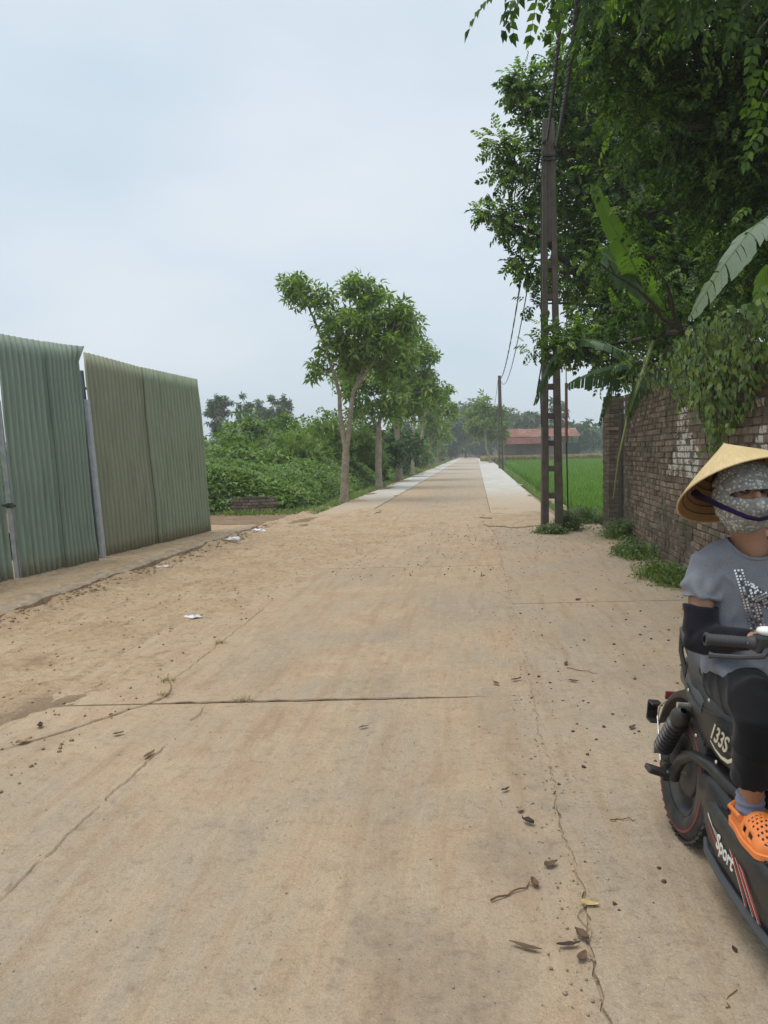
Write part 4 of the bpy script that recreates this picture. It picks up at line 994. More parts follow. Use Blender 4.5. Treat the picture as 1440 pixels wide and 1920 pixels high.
# ------------------------------------------------------------------ big trees behind the wall
PIN = pinnate(4, 0.24, 0.125, 0.056, 0.25)
bA = Vector((6.4, 16.4, -0.05))
clA = [(985, 170, .34), (968, 150, .2), (1008, 215, .34), (975, 175, .22), (1070, 125, .5), (1045, 180, .45), (1060, 240, .6), (930, 272, .22), (965, 298, .30), (945, 283, .2), (948, 328, .24), (992, 340, .40), (915, 402, .18), (950, 418, .24), (928, 403, .2), (972, 408, .25), (994, 432, .38), (972, 490, .24), (1008, 510, .34),
       (1060, 330, .7), (1065, 430, .7), (1080, 530, .62), (1120, 240, .9), (1150, 370, 1.0), (1140, 480, .9), (1210, 290, 1.1), (1225, 430, 1.1), (1200, 560, .9), (1290, 380, 1.2), (1300, 530, 1.0), (1120, 600, .55), (1000, 570, .17),
       (1160, 630, .55), (1120, 150, .8), (1190, 170, 1.0), (1290, 220, 1.2), (1380, 320, 1.2), (1400, 470, 1.2), (1260, 610, .7), (1360, 600, .8), (1240, 480, 1.0)]
tA, tB = [], []
for i, (x, y, r) in enumerate(clA):
    Yc = 15.2 if r < 0.56 else 15.4 + 1.6 * random.random()
    if r > 0.95 and x > 1250: Yc = 14.6 + 2.4 * random.random()
    tA.append((P(x, y, Yc), r))
tA += in_ell((9.2, 16.5, 6.5), (2.6, 2.4, 3.0), 12, 1.1, 91)
treeA = tree('broadleaf_tree', 'large dense dark green tree rising behind the ladder pole', 'tree', bA,
     [([bA, bA + Vector((0.1, 0, 2.0)), bA + Vector((0.0, 0, 3.6))], 0.24, 0.17), ([bA + Vector((0, 0, 3.4)), P(1180, 480, 15.9), P(1090, 340, 15.5), P(1020, 230, 15.3)], 0.13, 0.03),
      ([bA + Vector((0, 0, 3.4)), P(1230, 400, 16.2), P(1220, 220, 16)], 0.13, 0.03), ([bA + Vector((0, 0, 3.2)), P(1110, 540, 15.6), P(1010, 440, 15.3), P(960, 420, 15.2)], 0.08, 0.02), ([bA + Vector((0, 0, 3.4)), (8.8, 16.4, 6.5)], 0.11, 0.03)],
     tA, PIN, LF_big, M_barkd, 360, 'trees overhanging the brick wall', 0.30, 0.9, (0.75, 1.2), shell=2.0)
bB = Vector((5.7, 9.4, -0.05))
clB = [(1140, 40, .55), (1210, 60, .7), (1290, 50, .8), (1380, 100, .85), (1180, 130, .5), (1260, 170, .7), (1350, 230, .8), (1430, 190, .8), (1420, 330, .7), (1350, 370, .6), (1460, 470, .7), (1400, 530, .45), (1290, 290, .55),
       (1110, -40, .45), (1200, -60, .8), (1330, -60, .9), (1460, -20, .9), (1540, 150, 1.1), (1560, 380, 1.0), (1620, 560, .9), (1250, 580, .38), (1340, 620, .34), (1180, 600, .34), (1100, 650, .36), (1060, 640, .26), (1150, 670, .3), (1220, 660, .3), (1200, 230, .4)]
tB += [(P(1030, 640, 12.9), .26), (P(1008, 652, 12.9), .17), (P(1072, 625, 12.8), .32), (P(1110, 640, 12.8), .34), (P(1055, 665, 12.8), .22), (P(1150, 690, 12.3), .3), (P(1210, 690, 11.5), .3)]
tB += [(P(1195, 405, 10.1), .20), (P(1135, 320, 10.1), .17), (P(1222, 480, 10.1), .24), (P(1130, 500, 10.2), .18)]
for x, y, r in clB:
    Yc = 8.8 + random.uniform(-0.7, 1.0) if y < 560 else 10.8 + random.uniform(-.5, .5)
    if x < 1240 and y > 590: Yc = 12.6
    tB.append((P(x, y, Yc), r))
tB += in_ell((7.4, 8.2, 6.4), (2.2, 2.6, 1.8), 10, 1.0, 17)
tB += [(P(1330, -120, 6.2), .7), (P(1250, -160, 5.4), .6)]
treeB = tree('broadleaf_tree', 'nearer leafy tree hanging over the wall above the rider', 'tree', bB,
     [([bB, bB + Vector((0, 0.1, 2.2)), P(1440, 420, 9.3)], 0.2, 0.14), ([P(1440, 420, 9.3), P(1400, 200, 9), P(1300, 60, 8.8), P(1180, 0, 8.6)], 0.11, 0.03), ([P(1440, 420, 9.3), P(1500, 150, 8.6), P(1450, -50, 7.5), P(1330, -110, 6.2), P(1180, -120, 5.2), P(1060, -60, 4.7)], 0.10, 0.015),
      ([bB + Vector((0, 0.1, 2.2)), P(1280, 620, 10.6), P(1180, 640, 12.4), P(1080, 655, 12.6)], 0.06, 0.015)],
     tB, pinnate(4, 0.19, 0.095, 0.042, 0.3), LF_near, M_barkd, 430, 'trees overhanging the brick wall', 0.32, 0.9, (0.7, 1.15), shell=2.0)
yl_ = [clump(PIN, np.array(c) + np.array([-0.10 * r, -0.1, 0.22 * r]), r * 1.02, int(190 * r * r) + 9, 0.15, 3.0, (0.6, 1.0)) for c, r in tA[:31]]  # lit look of the crown tips, painted as extra paler leaves
V, F = cat(yl_); link('lit_tip_leaves', mesh_np('lit_tip_leaves', V, F), LF_tip, treeA)
yl_ = [clump(pinnate(4, 0.19, 0.095, 0.042, 0.3), np.array(c) + np.array([-0.1, -0.1, 0.1 * r]), r * 1.02, int(50 * r * r) + 5, 0.25, 3.0, (0.6, 1.0)) for c, r in tB]  # same painted light on the clumps of the nearer tree
V, F = cat(yl_); link('lit_tip_leaves', mesh_np('lit_tip_leaves', V, F), LF_tip, treeB)
# single hanging leaf sprays at the top of the picture and at its edge
PN = pinnate(5, 0.40, 0.15, 0.075, 0.45); V = []
spr = [(935, -16, 4.7, (-0.8, 0.1, -0.35)), (960, -28, 4.7, (-0.25, 0, -1)), (985, -20, 4.8, (-0.5, 0.3, -0.5)), (1010, -25, 4.7, (0.0, 0, -1)), (1040, -22, 4.7, (0.4, -0.2, -0.8)), (1065, -25, 4.6, (-0.2, 0, -1)), (1090, -15, 4.8, (0.3, 0.2, -0.8)), (1020, -40, 4.5, (-0.8, 0.1, -0.2)), (1130, -10, 5.0, (0.2, 0, -0.8)), (1110, 10, 5.1, (-0.5, 0, -0.6)), (1075, -5, 5.0, (-.7, .2, -.5)),
       (1420, 60, 5.0, (-0.3, 0, -0.9)), (1435, 120, 4.9, (-0.2, 0.1, -1)), (1440, 230, 5.0, (-0.6, 0, -0.6)), (1390, 20, 5.2, (-0.5, 0, -0.7)), (1350, 10, 5.3, (-0.6, 0, -0.4)), (1430, 180, 5.0, (-0.1, 0, -1))]
L_ = np.array([P(a, b_, c) for a, b_, c, d_ in spr]); D_ = np.array([d_ for *_, d_ in spr], float)
g = G()
for p in L_: g.tube([p, Vector(p) + Vector((0.25, 0.05, 0.28))], 0.006, 5)
tag(link('twigs', g.mesh('twigs', True), M_barkd, treeB), kind='stuff')
Vv, Ff = place(PN, L_, D_, np.tile([0.2, -0.6, 0.8], (len(L_), 1)) + rng.normal(size=(len(L_), 3)) * 0.3, np.full(len(L_), 0.55)); link('hanging_leaves', mesh_np('hanging_leaves', Vv, Ff), LF_near, treeB)

# ------------------------------------------------------------------ banana plants
def banana_mat(name, a, b, tr):
    k = NT(name); v = k.pos(obj=False); n1 = k.noise(v, 2.5, 4, 0.6); n2 = k.noise(k.pos((1, 1, 6)), 30, 3, 0.6)
    c = k.mix(k.ramp(n1, [(0.35, 0.0), (0.65, 1.0)]), a, b); c = k.mix(k.math('MULTIPLY', k.ramp(n2, [(0.5, 0.0), (0.7, 1.0)]), 0.25), c, tuple(x * 1.5 for x in b))
    k.done(c, 0.42, k.bump(n2, 0.004, 0.5)); t_ = k.n('ShaderNodeBsdfTranslucent'); k.l(k.mix(1.0, c, (1.3, 1.5, 0.5), 'MULTIPLY'), t_.inputs[0])
    m_ = k.n('ShaderNodeMixShader'); m_.inputs[0].default_value = tr; k.l(k.b.outputs[0], m_.inputs[1]); k.l(t_.outputs[0], m_.inputs[2]); k.l(m_.outputs[0], k.out.inputs['Surface']); return k.m
M_ban = banana_mat('banana_leaf', (0.105, 0.19, 0.036), (0.15, 0.25, 0.05), 0.4)
M_band = banana_mat('dark_banana_leaf', (0.05, 0.10, 0.05), (0.08, 0.145, 0.07), 0.3)
M_banp = banana_mat('pale_banana_underside', (0.26, 0.34, 0.24), (0.34, 0.41, 0.31), 0.2)
M_rib = simple('banana_rib', (0.20, 0.26, 0.09), 0.5, 0.2, 9, obj=False)
def banana_leaf(parent, pts, w, mat, side, tears=0.25, hang=0.3, n=30, seed=0):
    q = random.Random(seed); pts = [Vector(p) for p in pts]
    def ev(f):
        x = f * (len(pts) - 1); i = min(int(x), len(pts) - 2); u = x - i
        p0 = pts[max(i - 1, 0)]; p1, p2 = pts[i], pts[i + 1]; p3 = pts[min(i + 2, len(pts) - 1)]
        return 0.5 * ((2 * p1) + (p2 - p0) * u + (2 * p0 - 5 * p1 + 4 * p2 - p3) * u * u + (3 * p1 - p0 - 3 * p2 + p3) * u ** 3)
    side = Vector(side).normalized(); g = G()
    for sg in (-1, 1):
        hg = hang; drop = 0
        for i in range(n):
            f0, f1 = 0.06 + 0.94 * i / n, 0.06 + 0.94 * (i + 1) / n
            if q.random() < tears: drop = q.uniform(0.0, 0.35) * (tears > 0.3); hg = hang + q.uniform(-0.2, 0.5) * min(1, tears * 2); gap = 0.12
            else: gap = 0.0
            row = []
            for f in (f0 + gap / n, f1):
                p = ev(f); t_ = (ev(min(1, f + 0.02)) - ev(max(0, f - 0.02))).normalized(); s_ = (side - t_ * side.dot(t_)).normalized(); u = s_.cross(t_)
                ww = w * (sin(pi * min(1, 0.08 + 0.92 * f) ** 0.8) ** 0.6) * (1 + 0.06 * sin(i * 2.1)) if f < 0.985 else 0.03 * w
                for k_ in range(4):
                    x = k_ / 3; row.append(p + s_ * sg * ww * x * cos(hg * x) + t_ * 0.22 * ww * x - Vector((0, 0, 1)) * ww * (x * x * sin(hg) * 0.9 + drop * x * x) + u * 0.03 * w * sin(i * 1.3) * x)
            g.add(row, [(k_, k_ + 1, k_ + 5, k_ + 4) for k_ in range(3)])
    lf = link('leaf', g.mesh('leaf', True), mat, parent)
    link('midrib', G().tube([ev(i / 14) for i in range(15)], [0.022 * (1 - 0.8 * i / 14) * w / 0.3 for i in range(15)], 7).mesh('midrib', True), M_rib, lf)
    return lf
b1 = Vector((4.95, 12.2, -0.05))
ban1 = thing('banana_plant', b1, 'banana plant behind the wall with one broad pale leaf upright against the dark tree', 'banana plant', 'banana plants behind the wall')
link('pseudostem', G().tube([b1, b1 + Vector((0, 0, 1.2)), b1 + Vector((0.05, 0, 2.4))], [0.12, 0.1, 0.07], 12).mesh('pseudostem', True), M_rib, ban1)
top = b1 + Vector((0.05, 0, 2.3))
banana_leaf(ban1, [top, P(1215, 560, 11.6), P(1190, 500, 10.9), P(1150, 425, 10.6), P(1108, 345, 10.5)], 0.20, M_ban, (1, 0.3, -0.1), 0.06, 0.15, seed=1)
banana_leaf(ban1, [top, P(1225, 580, 11.7), P(1190, 515, 11.1), P(1150, 490, 11.0), P(1122, 462, 11.1)], 0.26, M_band, (0.3, 0.3, -1), 0.1, 0.3, seed=2)
banana_leaf(ban1, [top, P(1190, 690, 12.0), P(1150, 690, 12.0), P(1110, 700, 12.0), P(1062, 722, 12.0)], 0.24, M_band, (0.1, 0.6, -0.6), 0.35, 0.5, seed=3)
banana_leaf(ban1, [top, P(1150, 650, 12.2), P(1085, 640, 12.6), P(1035, 675, 12.7), P(1000, 760, 12.8)], 0.26, M_band, (0.5, 0.7, -0.3), 0.75, 0.9, seed=4)
banana_leaf(ban1, [top, P(1190, 700, 12.4), P(1160, 705, 12.8), P(1140, 740, 13), P(1122, 800, 13.1)], 0.2, M_band, (0.7, 0.5, -0.2), 0.8, 0.9, seed=5)
banana_leaf(ban1, [top, P(1230, 690, 11.5), P(1205, 700, 11.0), P(1190, 730, 10.8), P(1175, 790, 10.7)], 0.22, M_band, (0.7, 0.5, -0.2), 0.5, 0.9, seed=8)
link('hanging_stalk', G().tube([P(1225, 640, 11.2), P(1208, 690, 10.9), P(1180, 770, 10.75), P(1160, 860, 10.9), P(1150, 935, 11.6)], [0.03, 0.028, 0.022, 0.016, 0.008], 8).mesh('hanging_stalk', True), M_rib, ban1)
b2 = Vector((4.0, 7.0, -0.05))
ban2 = thing('banana_plant', b2, 'banana plant whose long pale leaf hangs at the upper right over the wall', 'banana plant', 'banana plants behind the wall')
link('pseudostem', G().tube([b2, b2 + Vector((0, 0, 1.4)), b2 + Vector((0, 0, 2.7))], [0.12, 0.1, 0.07], 12).mesh('pseudostem', True), M_rib, ban2)
t2_ = b2 + Vector((0, 0, 2.6))
banana_leaf(ban2, [t2_, P(1530, 420, 6.6), P(1440, 408, 6.2), P(1370, 480, 6.0), P(1290, 600, 5.95)], 0.15, M_banp, (0.75, 0.2, 0.5), 0.5, 0.5, seed=6)
banana_leaf(ban2, [t2_, P(1560, 500, 6.9), P(1480, 480, 6.9), P(1430, 520, 6.9), P(1420, 590, 6.9)], 0.2, M_ban, (0.6, 0.4, 0), 0.3, 0.5, seed=7)
banana_leaf(ban2, [t2_, b2 + Vector((0.5, 0, 3.6)), b2 + Vector((1.1, 0.2, 4.0)), b2 + Vector((1.8, 0.3, 3.7))], 0.28, M_ban, (0, 1, 0), 0.2, 0.3, seed=9)

# ------------------------------------------------------------------ vine hanging over the wall
def wpt(Y, z, out): 
    s_ = (Y - WA.y) / WD.y; p = WA + WD * s_ + WN * out; return Vector((p.x, p.y, z))
HT = heart(1.0); vl, vd, vu, vs = [], [], [], []; g = G()
for i in range(190):
    Y = random.gauss(7.0, 0.9) if i < 120 else random.uniform(5.0, 12.0); zt = wtop((Y - 2) / WD.y) + random.uniform(0.0, 0.35)
    dens = 1.25 * math.exp(-((Y - 7.0) / 0.8) ** 2) + 0.05
    L = random.uniform(0.12, 0.35 + 0.55 * dens); o0 = random.uniform(0.03, 0.30); pts = []
    k_ = 8
    for j in range(k_ + 1):
        f = j / k_; pts.append(wpt(Y + 0.12 * mnoise.noise(Vector((i, f * 3, 0))), zt - L * f, o0 * (1 - 0.5 * f) + 0.03))
    g.tube(pts, 0.004, 4)
    for j in range(int(L / 0.036)):
        f = random.random(); p = pts[0].lerp(pts[-1], f) + Vector((random.gauss(0, .05), random.gauss(0, .05), random.gauss(0, .02)))
        vl.append(p); vd.append((random.gauss(0, .35), random.gauss(0, .3), -1)); vu.append(Vector((-1, -0.2, 0.35)) + Vector((random.gauss(0, .35), random.gauss(0, .35), random.gauss(0, .3)))); vs.append(random.uniform(0.04, 0.072))
for i in range(1000):                                # mat of leaves along the wall top
    Y = random.uniform(4.0, 8.9); z_ = wtop((Y - 2) / WD.y) + random.uniform(-0.12, 0.42); p = wpt(Y, z_, random.uniform(-0.25, 0.22))
    vl.append(p); vd.append((random.gauss(-0.3, .5), random.gauss(-.2, .5), -0.6)); vu.append(Vector((-0.7, -0.5, 0.7)) + Vector((random.gauss(0, .4), random.gauss(0, .4), random.gauss(0, .3)))); vs.append(random.uniform(0.04, 0.072))
vine = thing('climbing_vine', wpt(7.2, 2.3, 0.05), 'heart leaved vine hanging over the top of the brick wall', 'vine')
tag(link('stems', g.mesh('stems'), M_barkd, vine), kind='stuff')
Vv, Ff = place(HT, np.array(vl), np.array(vd, float), np.array(vu, float), np.array(vs)); link('leaves', mesh_np('leaves', Vv, Ff), LF_vine, vine)

# ------------------------------------------------------------------ weeds by the wall and the pole
def weed(label, base, r, h, nb, nl, seed):
    base = Vector(base); t = thing('weed', base, label, 'weed', 'weeds at the foot of wall and pole')
    q = np.random.default_rng(seed); 
    p = q.normal(size=(nb, 2)) * [r[0] * 0.42, r[1] * 0.42]; loc = np.stack([base.x + p[:, 0], base.y + p[:, 1], np.full(nb, base.z)], -1); a = q.uniform(0, 2 * pi, nb)
    fall = np.exp(-(p[:, 0] / r[0]) ** 2 - (p[:, 1] / r[1]) ** 2)
    V, F = place(blades(7, h, 0.008, 1.0, seed), loc, np.stack([np.cos(a), np.sin(a), 0 * a], -1), np.tile([0, 0, 1.0], (nb, 1)), q.uniform(0.5, 1.1, nb) * (0.35 + 0.65 * fall)); link('blades', mesh_np('blades', V, F), LF_grass, t)
    p = q.normal(size=(nl, 2)) * [r[0] * 0.4, r[1] * 0.4]; loc = np.stack([base.x + p[:, 0], base.y + p[:, 1], base.z + q.random(nl) * h * 0.8 * np.exp(-(p[:, 0] / r[0]) ** 2)], -1)
    V, F = place(rosette(5, 0.055, 0.026, 0.3), loc, q.normal(size=(nl, 3)) * [1, 1, 0.4], np.array([0, -0.2, 1]) + q.normal(size=(nl, 3)) * 0.4, q.uniform(0.6, 1.3, nl)); link('leaves', mesh_np('leaves', V, F), LF_weed, t)
weed('large tuft of weeds at the wall foot right behind the rider', (3.16, 8.55, 0.0), (0.28, 0.75), 0.26, 330, 190, 1)
weed('round tuft of weeds halfway along the wall foot', (3.42, 10.5, 0.0), (0.28, 0.55), 0.30, 190, 180, 2)
weed('tall weeds where the wall meets the gap', (3.92, 12.7, 0.0), (0.28, 0.6), 0.40, 150, 220, 3)
weed('low creeping weeds in front of the ladder pole', (3.0, 13.7, 0.0), (0.30, 0.30), 0.17, 60, 380, 4)
weed('leafy weeds on the paddy side of the ladder pole', (3.42, 14.2, 0.0), (0.28, 0.45), 0.42, 70, 420, 5)
weed('weeds in front of the brick pier', (4.05, 15.6, -0.05), (0.40, 0.55), 0.42, 190, 420, 6)

# ------------------------------------------------------------------ the air
hz = bpy.data.materials.new('haze_air'); hz.use_nodes = True; ht = hz.node_tree; ht.nodes.remove(ht.nodes['Principled BSDF'])
pv = ht.nodes.new('ShaderNodeVolumePrincipled'); pv.inputs['Color'].default_value = (0.93, 0.96, 1.0, 1); pv.inputs['Density'].default_value = 0.0012; pv.inputs['Anisotropy'].default_value = 0.2
ht.links.new(pv.outputs[0], ht.nodes['Material Output'].inputs['Volume'])
tag(link('haze', G().box((0, 180, 9.5), (760, 520, 23)).mesh('haze'), hz), 'thin pale humid haze over road and fields', 'haze', kind='stuff')

# ------------------------------------------------------------------ electric scooter (x forwards, y to the rider's left)
def plastic(name, c, rough, dust=0.22):
    k = NT(name); v = k.pos(obj=True); n1 = k.noise(v, 7, 5, 0.65); n2 = k.noise(v, 90, 3, 0.7); up = k.sep(k.n('ShaderNodeNewGeometry').outputs['Normal'])[2]
    d = k.math('MULTIPLY', k.ramp(n1, [(0.42, 0.0), (0.72, 1.0)]), dust)
    col = k.mix(d, c, (0.22, 0.18, 0.135)); col = k.mix(k.math('MULTIPLY', k.ramp(n2, [(0.62, 0.0), (0.75, 1.0)]), dust * 0.5), col, (0.34, 0.29, 0.22))
    return k.done(col, k.math('MULTIPLY_ADD', n1, 0.35, rough - 0.12), k.bump(n2, 0.0008, 0.5))
M_bp = plastic('black_plastic', (0.018, 0.019, 0.020), 0.36); M_rub = plastic('tyre_rubber', (0.026, 0.026, 0.027), 0.72, 0.4); M_rim = plastic('dusty_rim', (0.030, 0.032, 0.036), 0.5, 0.5)
M_vinyl = plastic('seat_vinyl', (0.055, 0.060, 0.067), 0.5, 0.15); M_tail = plastic('glossy_black_panel', (0.016, 0.018, 0.020), 0.22, 0.1); M_grip = plastic('rubber_grip', (0.040, 0.043, 0.047), 0.55, 0.1)
M_chrome = simple('dull_chrome', (0.62, 0.61, 0.59), 0.3, 0.2, 30, metal=0.9); M_redl = simple('red_line', (0.20, 0.035, 0.03), 0.55, 0.35, 12)
M_wht = simple('white_decal', (0.78, 0.77, 0.72), 0.5, 0.08, 20); M_redd = simple('red_decal', (0.42, 0.03, 0.03), 0.45, 0.15, 20); M_gold = simple('pale_gold_decal', (0.62, 0.58, 0.44), 0.4, 0.12, 20); M_grey = simple('grey_decal', (0.30, 0.30, 0.28), 0.5, 0.12, 20)
M_copper = simple('dirty_steel_sleeve', (0.34, 0.25, 0.17), 0.5, 0.3, 20, metal=0.5)
sct = thing('electric_scooter', (1.157, 2.85, 0), 'dusty black electric scooter standing by the wall, cut by the picture edge', 'scooter', world=False, rot=(radians(-5), 0, radians(-91.5)))
def sp(name, g, mat, parent=None, smooth=True, bevel=0.0, seg=2): return link(name, g.mesh(name, smooth, bevel, seg), mat, parent or sct)
def wheel(x, hub):
    w = link('wheel', None, None, sct, (x, -0.018, 0.250)); c = (0, 0, 0); ay = (0, 1, 0)
    prof = []
    for i in range(25):
        a = 2 * pi * i / 24; prof.append((0.192 + 0.058 * cos(a), 0.056 * sin(a)))
    sp('tyre', G().lathe(prof, c, ay, 56), M_rub, w)
    g = G()                                                      # tread blocks on both shoulders
    for i in range(44):
        for sg in (-1, 1):
            a = 2 * pi * (i + 0.25 * sg) / 44; rr = 0.2455; ry = Matrix.Rotation(-a, 3, 'Y')
            g.box(ry @ Vector((rr, 0.024 * sg, 0)), (0.010, 0.036, 0.018), ry @ Matrix.Rotation(0.4 * sg, 3, 'X'))
    tag(sp('tread', g, M_rub, w, False), kind='stuff')
    for sg in (-1, 1):
        sp('tyre_stripe', G().lathe([(0.205, 0.0545 * sg), (0.209, 0.0555 * sg), (0.214, 0.0535 * sg), (0.209, 0.0515 * sg)], c, ay, 48), M_redl, w)
    sp('rim', G().lathe([(0.150, -0.046), (0.150, -0.040), (0.138, -0.034), (0.128, -0.012), (0.128, 0.012), (0.138, 0.034), (0.150, 0.040), (0.150, 0.046), (0.156, 0.046), (0.156, -0.046), (0.150, -0.046)], c, ay, 48), M_rim, w)
    g = G().lathe([(0.0, -0.03), (hub - 0.01, -0.03), (hub, -0.022), (hub, 0.022), (hub - 0.01, 0.03), (0, 0.03)], c, ay, 32)
    sp('hub', g, M_rim, w)
    for i in range(5):
        a = 2 * pi * i / 5 + 0.3; d = Vector((cos(a), 0, sin(a))); sp('spoke', G().tube([d * (hub - 0.01), d * 0.132], [0.016, 0.012], 6, flat=0.6), M_rim, w)
    sp('axle', G().tube([(0, -0.105, 0), (0, 0.105, 0)], 0.009, 8), M_chrome, w)
wheel(0.0, 0.085); wheel(1.20, 0.05)
# swing arms, shocks, mudguard
for sg in (-1, 1):
    sp('swing_arm', G().tube([(0.52, 0.03 * sg, 0.36), (0.42, 0.07 * sg, 0.385), (0.30, 0.085 * sg, 0.40), (0.17, 0.092 * sg, 0.385), (0.07, 0.094 * sg, 0.33), (0.015, 0.094 * sg, 0.265), (0, 0.094 * sg, 0.232)], [0.02, 0.022, 0.021, 0.020, 0.020, 0.022, 0.026], 12), M_bp)
    a, b = Vector((-0.085, 0.118 * sg, 0.30)), Vector((0.10, 0.108 * sg, 0.545)); ax = b - a; L = ax.length; prof = [(0.012, 0.0), (0.026, 0.012)]
    for i in range(8): prof += [(0.037, 0.028 + i * 0.023), (0.037, 0.035 + i * 0.023), (0.025, 0.041 + i * 0.023), (0.025, 0.046 + i * 0.023)]
    prof += [(0.034, 0.215), (0.036, 0.24), (0.03, 0.262), (0.012, 0.275)]
    sh_ = sp('shock_absorber', G().lathe(prof, a, ax, 18), M_bp)
    sp('lower_bolt', G().tube([a + Vector((0, 0.03 * sg, 0)), a + Vector((0, -0.02 * sg, 0))], 0.012, 8), M_chrome, sh_); sp('upper_bolt', G().tube([b + Vector((0, 0.035 * sg, 0)), b - Vector((0, 0.03 * sg, 0))], 0.011, 8), M_chrome, sh_)
    sp('foot_peg', G().box((-0.015, 0.150 * sg, 0.245), (0.06, 0.085, 0.022), Matrix.Rotation(0.25 * sg, 3, 'X')).box((-0.015, 0.118 * sg, 0.25), (0.035, 0.03, 0.075)), M_bp, None, False, 0.006)
sp('steel_sleeve', G().tube([(-0.005, -0.055, 0.47), (0.045, -0.05, 0.555)], 0.024, 12), M_copper)
V = []
for i in range(19):
    a = radians(38 + 126 * i / 18); r = 0.300 + 0.02 * (i / 18)
    for y, dr in ((-0.066, -0.028), (-0.060, -0.004), (-0.03, 0.006), (0.03, 0.006), (0.060, -0.004), (0.066, -0.028)): V.append((cos(a) * (r + dr), y, 0.250 + sin(a) * (r + dr)))
F = [(i * 6 + k_, i * 6 + k_ + 1, i * 6 + k_ + 7, i * 6 + k_ + 6) for i in range(18) for k_ in range(5)]
me = G().add(V, F).mesh('mudguard', True); bm = bmesh.new(); bm.from_mesh(me); bmesh.ops.solidify(bm, geom=bm.faces[:], thickness=0.003); bm.to_mesh(me); bm.free()
mg = link('mudguard', me, M_bp, sct)
sp('wire_stay', G().tube([(-0.20, -0.070, 0.470), (-0.262, -0.074, 0.425), (-0.262, -0.080, 0.38), (-0.10, -0.110, 0.255)], 0.0035, 6), M_chrome, mg)
sp('plate_bracket', G().box((-0.36, -0.07, 0.375), (0.010, 0.045, 0.08)).box((-0.33, -0.07, 0.415), (0.06, 0.045, 0.010)).box((-0.335, -0.07, 0.338), (0.055, 0.045, 0.010)), M_tail, mg, False, 0.003)
# tail body with side panels, seat, rail
def ring(x, z0, z1, w, n=20, p=2.6, sq=0.0):
    out = []
    for k_ in range(n):
        a = 2 * pi * k_ / n; c, s_ = cos(a), sin(a)
        out.append(Vector((x, w * abs(c) ** (2 / p) * (1 if c > 0 else -1), (z0 + z1) / 2 + (z1 - z0) / 2 * abs(s_) ** (2 / p) * (1 if s_ > 0 else -1))))
    return out
def skin(rings):
    n = len(rings[0]); V = [v for r in rings for v in r]
    F = [(i * n + k_, i * n + (k_ + 1) % n, (i + 1) * n + (k_ + 1) % n, (i + 1) * n + k_) for i in range(len(rings) - 1) for k_ in range(n)]
    F += [tuple(range(n - 1, -1, -1)), tuple(range((len(rings) - 1) * n, len(rings) * n))]; return G().add(V, F)
body = sp('tail_body', skin([ring(-0.06, 0.60, 0.70, 0.045), ring(-0.02, 0.55, 0.70, 0.075), ring(0.08, 0.48, 0.69, 0.095), ring(0.2, 0.44, 0.67, 0.105), ring(0.36, 0.42, 0.65, 0.112), ring(0.50, 0.425, 0.64, 0.106), ring(0.60, 0.46, 0.62, 0.07)]), M_bp)
sp('tail_light', skin([ring(-0.165, 0.56, 0.63, 0.03), ring(-0.13, 0.545, 0.68, 0.055), ring(-0.03, 0.55, 0.70, 0.074)]), M_tail, body)
seat = sp('seat', skin([ring(-0.055, 0.70, 0.78, 0.045), ring(-0.03, 0.66, 0.805, 0.075), ring(0.04, 0.63, 0.805, 0.098), ring(0.13, 0.62, 0.765, 0.106), ring(0.25, 0.62, 0.725, 0.108), ring(0.42, 0.64, 0.725, 0.105), ring(0.54, 0.63, 0.71, 0.075), ring(0.58, 0.64, 0.695, 0.04)]), M_vinyl)
sp('side_skirt', skin([ring(0.0, 0.54, 0.67, 0.085), ring(0.07, 0.52, 0.66, 0.099), ring(0.16, 0.50, 0.65, 0.107), ring(0.23, 0.52, 0.63, 0.109)]), M_vinyl, seat)
sp('grab_rail', G().tube([(0.02, -0.075, 0.70), (-0.06, -0.085, 0.775), (-0.10, -0.075, 0.785), (-0.115, -0.04, 0.785), (-0.115, 0.04, 0.785), (-0.10, 0.075, 0.785), (-0.06, 0.085, 0.775), (0.02, 0.075, 0.70)], 0.012, 10), M_bp)
for sg in (-1, 1): sp('rail_stay', G().tube([(-0.10, 0.075 * sg, 0.785), (-0.105, 0.07 * sg, 0.70), (-0.03, 0.065 * sg, 0.60)], 0.010, 8), M_bp)
sp('frame_tube', G().tube([(0.38, 0, 0.50), (0.405, 0, 0.43), (0.41, 0, 0.36), (0.40, 0, 0.30)], [0.032, 0.028, 0.028, 0.034], 14), M_bp)
sp('battery_cover', skin([ring(0.20, 0.25, 0.35, 0.06), ring(0.24, 0.22, 0.385, 0.10), ring(0.36, 0.2, 0.40, 0.108), ring(0.46, 0.2, 0.36, 0.10)]), M_bp)
# footboard
def dring(x, w, ztop=0.318, zb=0.115):
    q = [(w, ztop - 0.014), (w + 0.008, ztop - 0.04), (w + 0.002, ztop - 0.085), (w - 0.012, zb + 0.06), (w - 0.03, zb + 0.012), (w - 0.05, zb)]
    r = [(w - 0.012, ztop)] + q; return [Vector((x, y, z)) for y, z in r] + [Vector((x, -y, z)) for y, z in r[::-1]]
XS = [(0.265, 0.062), (0.29, 0.088), (0.34, 0.106), (0.45, 0.120), (0.6, 0.130), (0.8, 0.134), (0.98, 0.130), (1.03, 0.120)]
deck = sp('footboard', skin([dring(x, w, 0.318 + 0.012 * max(0, x - 0.8) * 4, 0.14 - 0.03 * sst(0.27, 0.4, x)) for x, w in XS]), M_bp)
g = G()
def dw(x):
    for (a, b), (c, d_) in zip(XS[:-1], XS[1:]):
        if a <= x <= c: return b + (d_ - b) * (x - a) / (c - a)
    return 0.12
x = 0.285
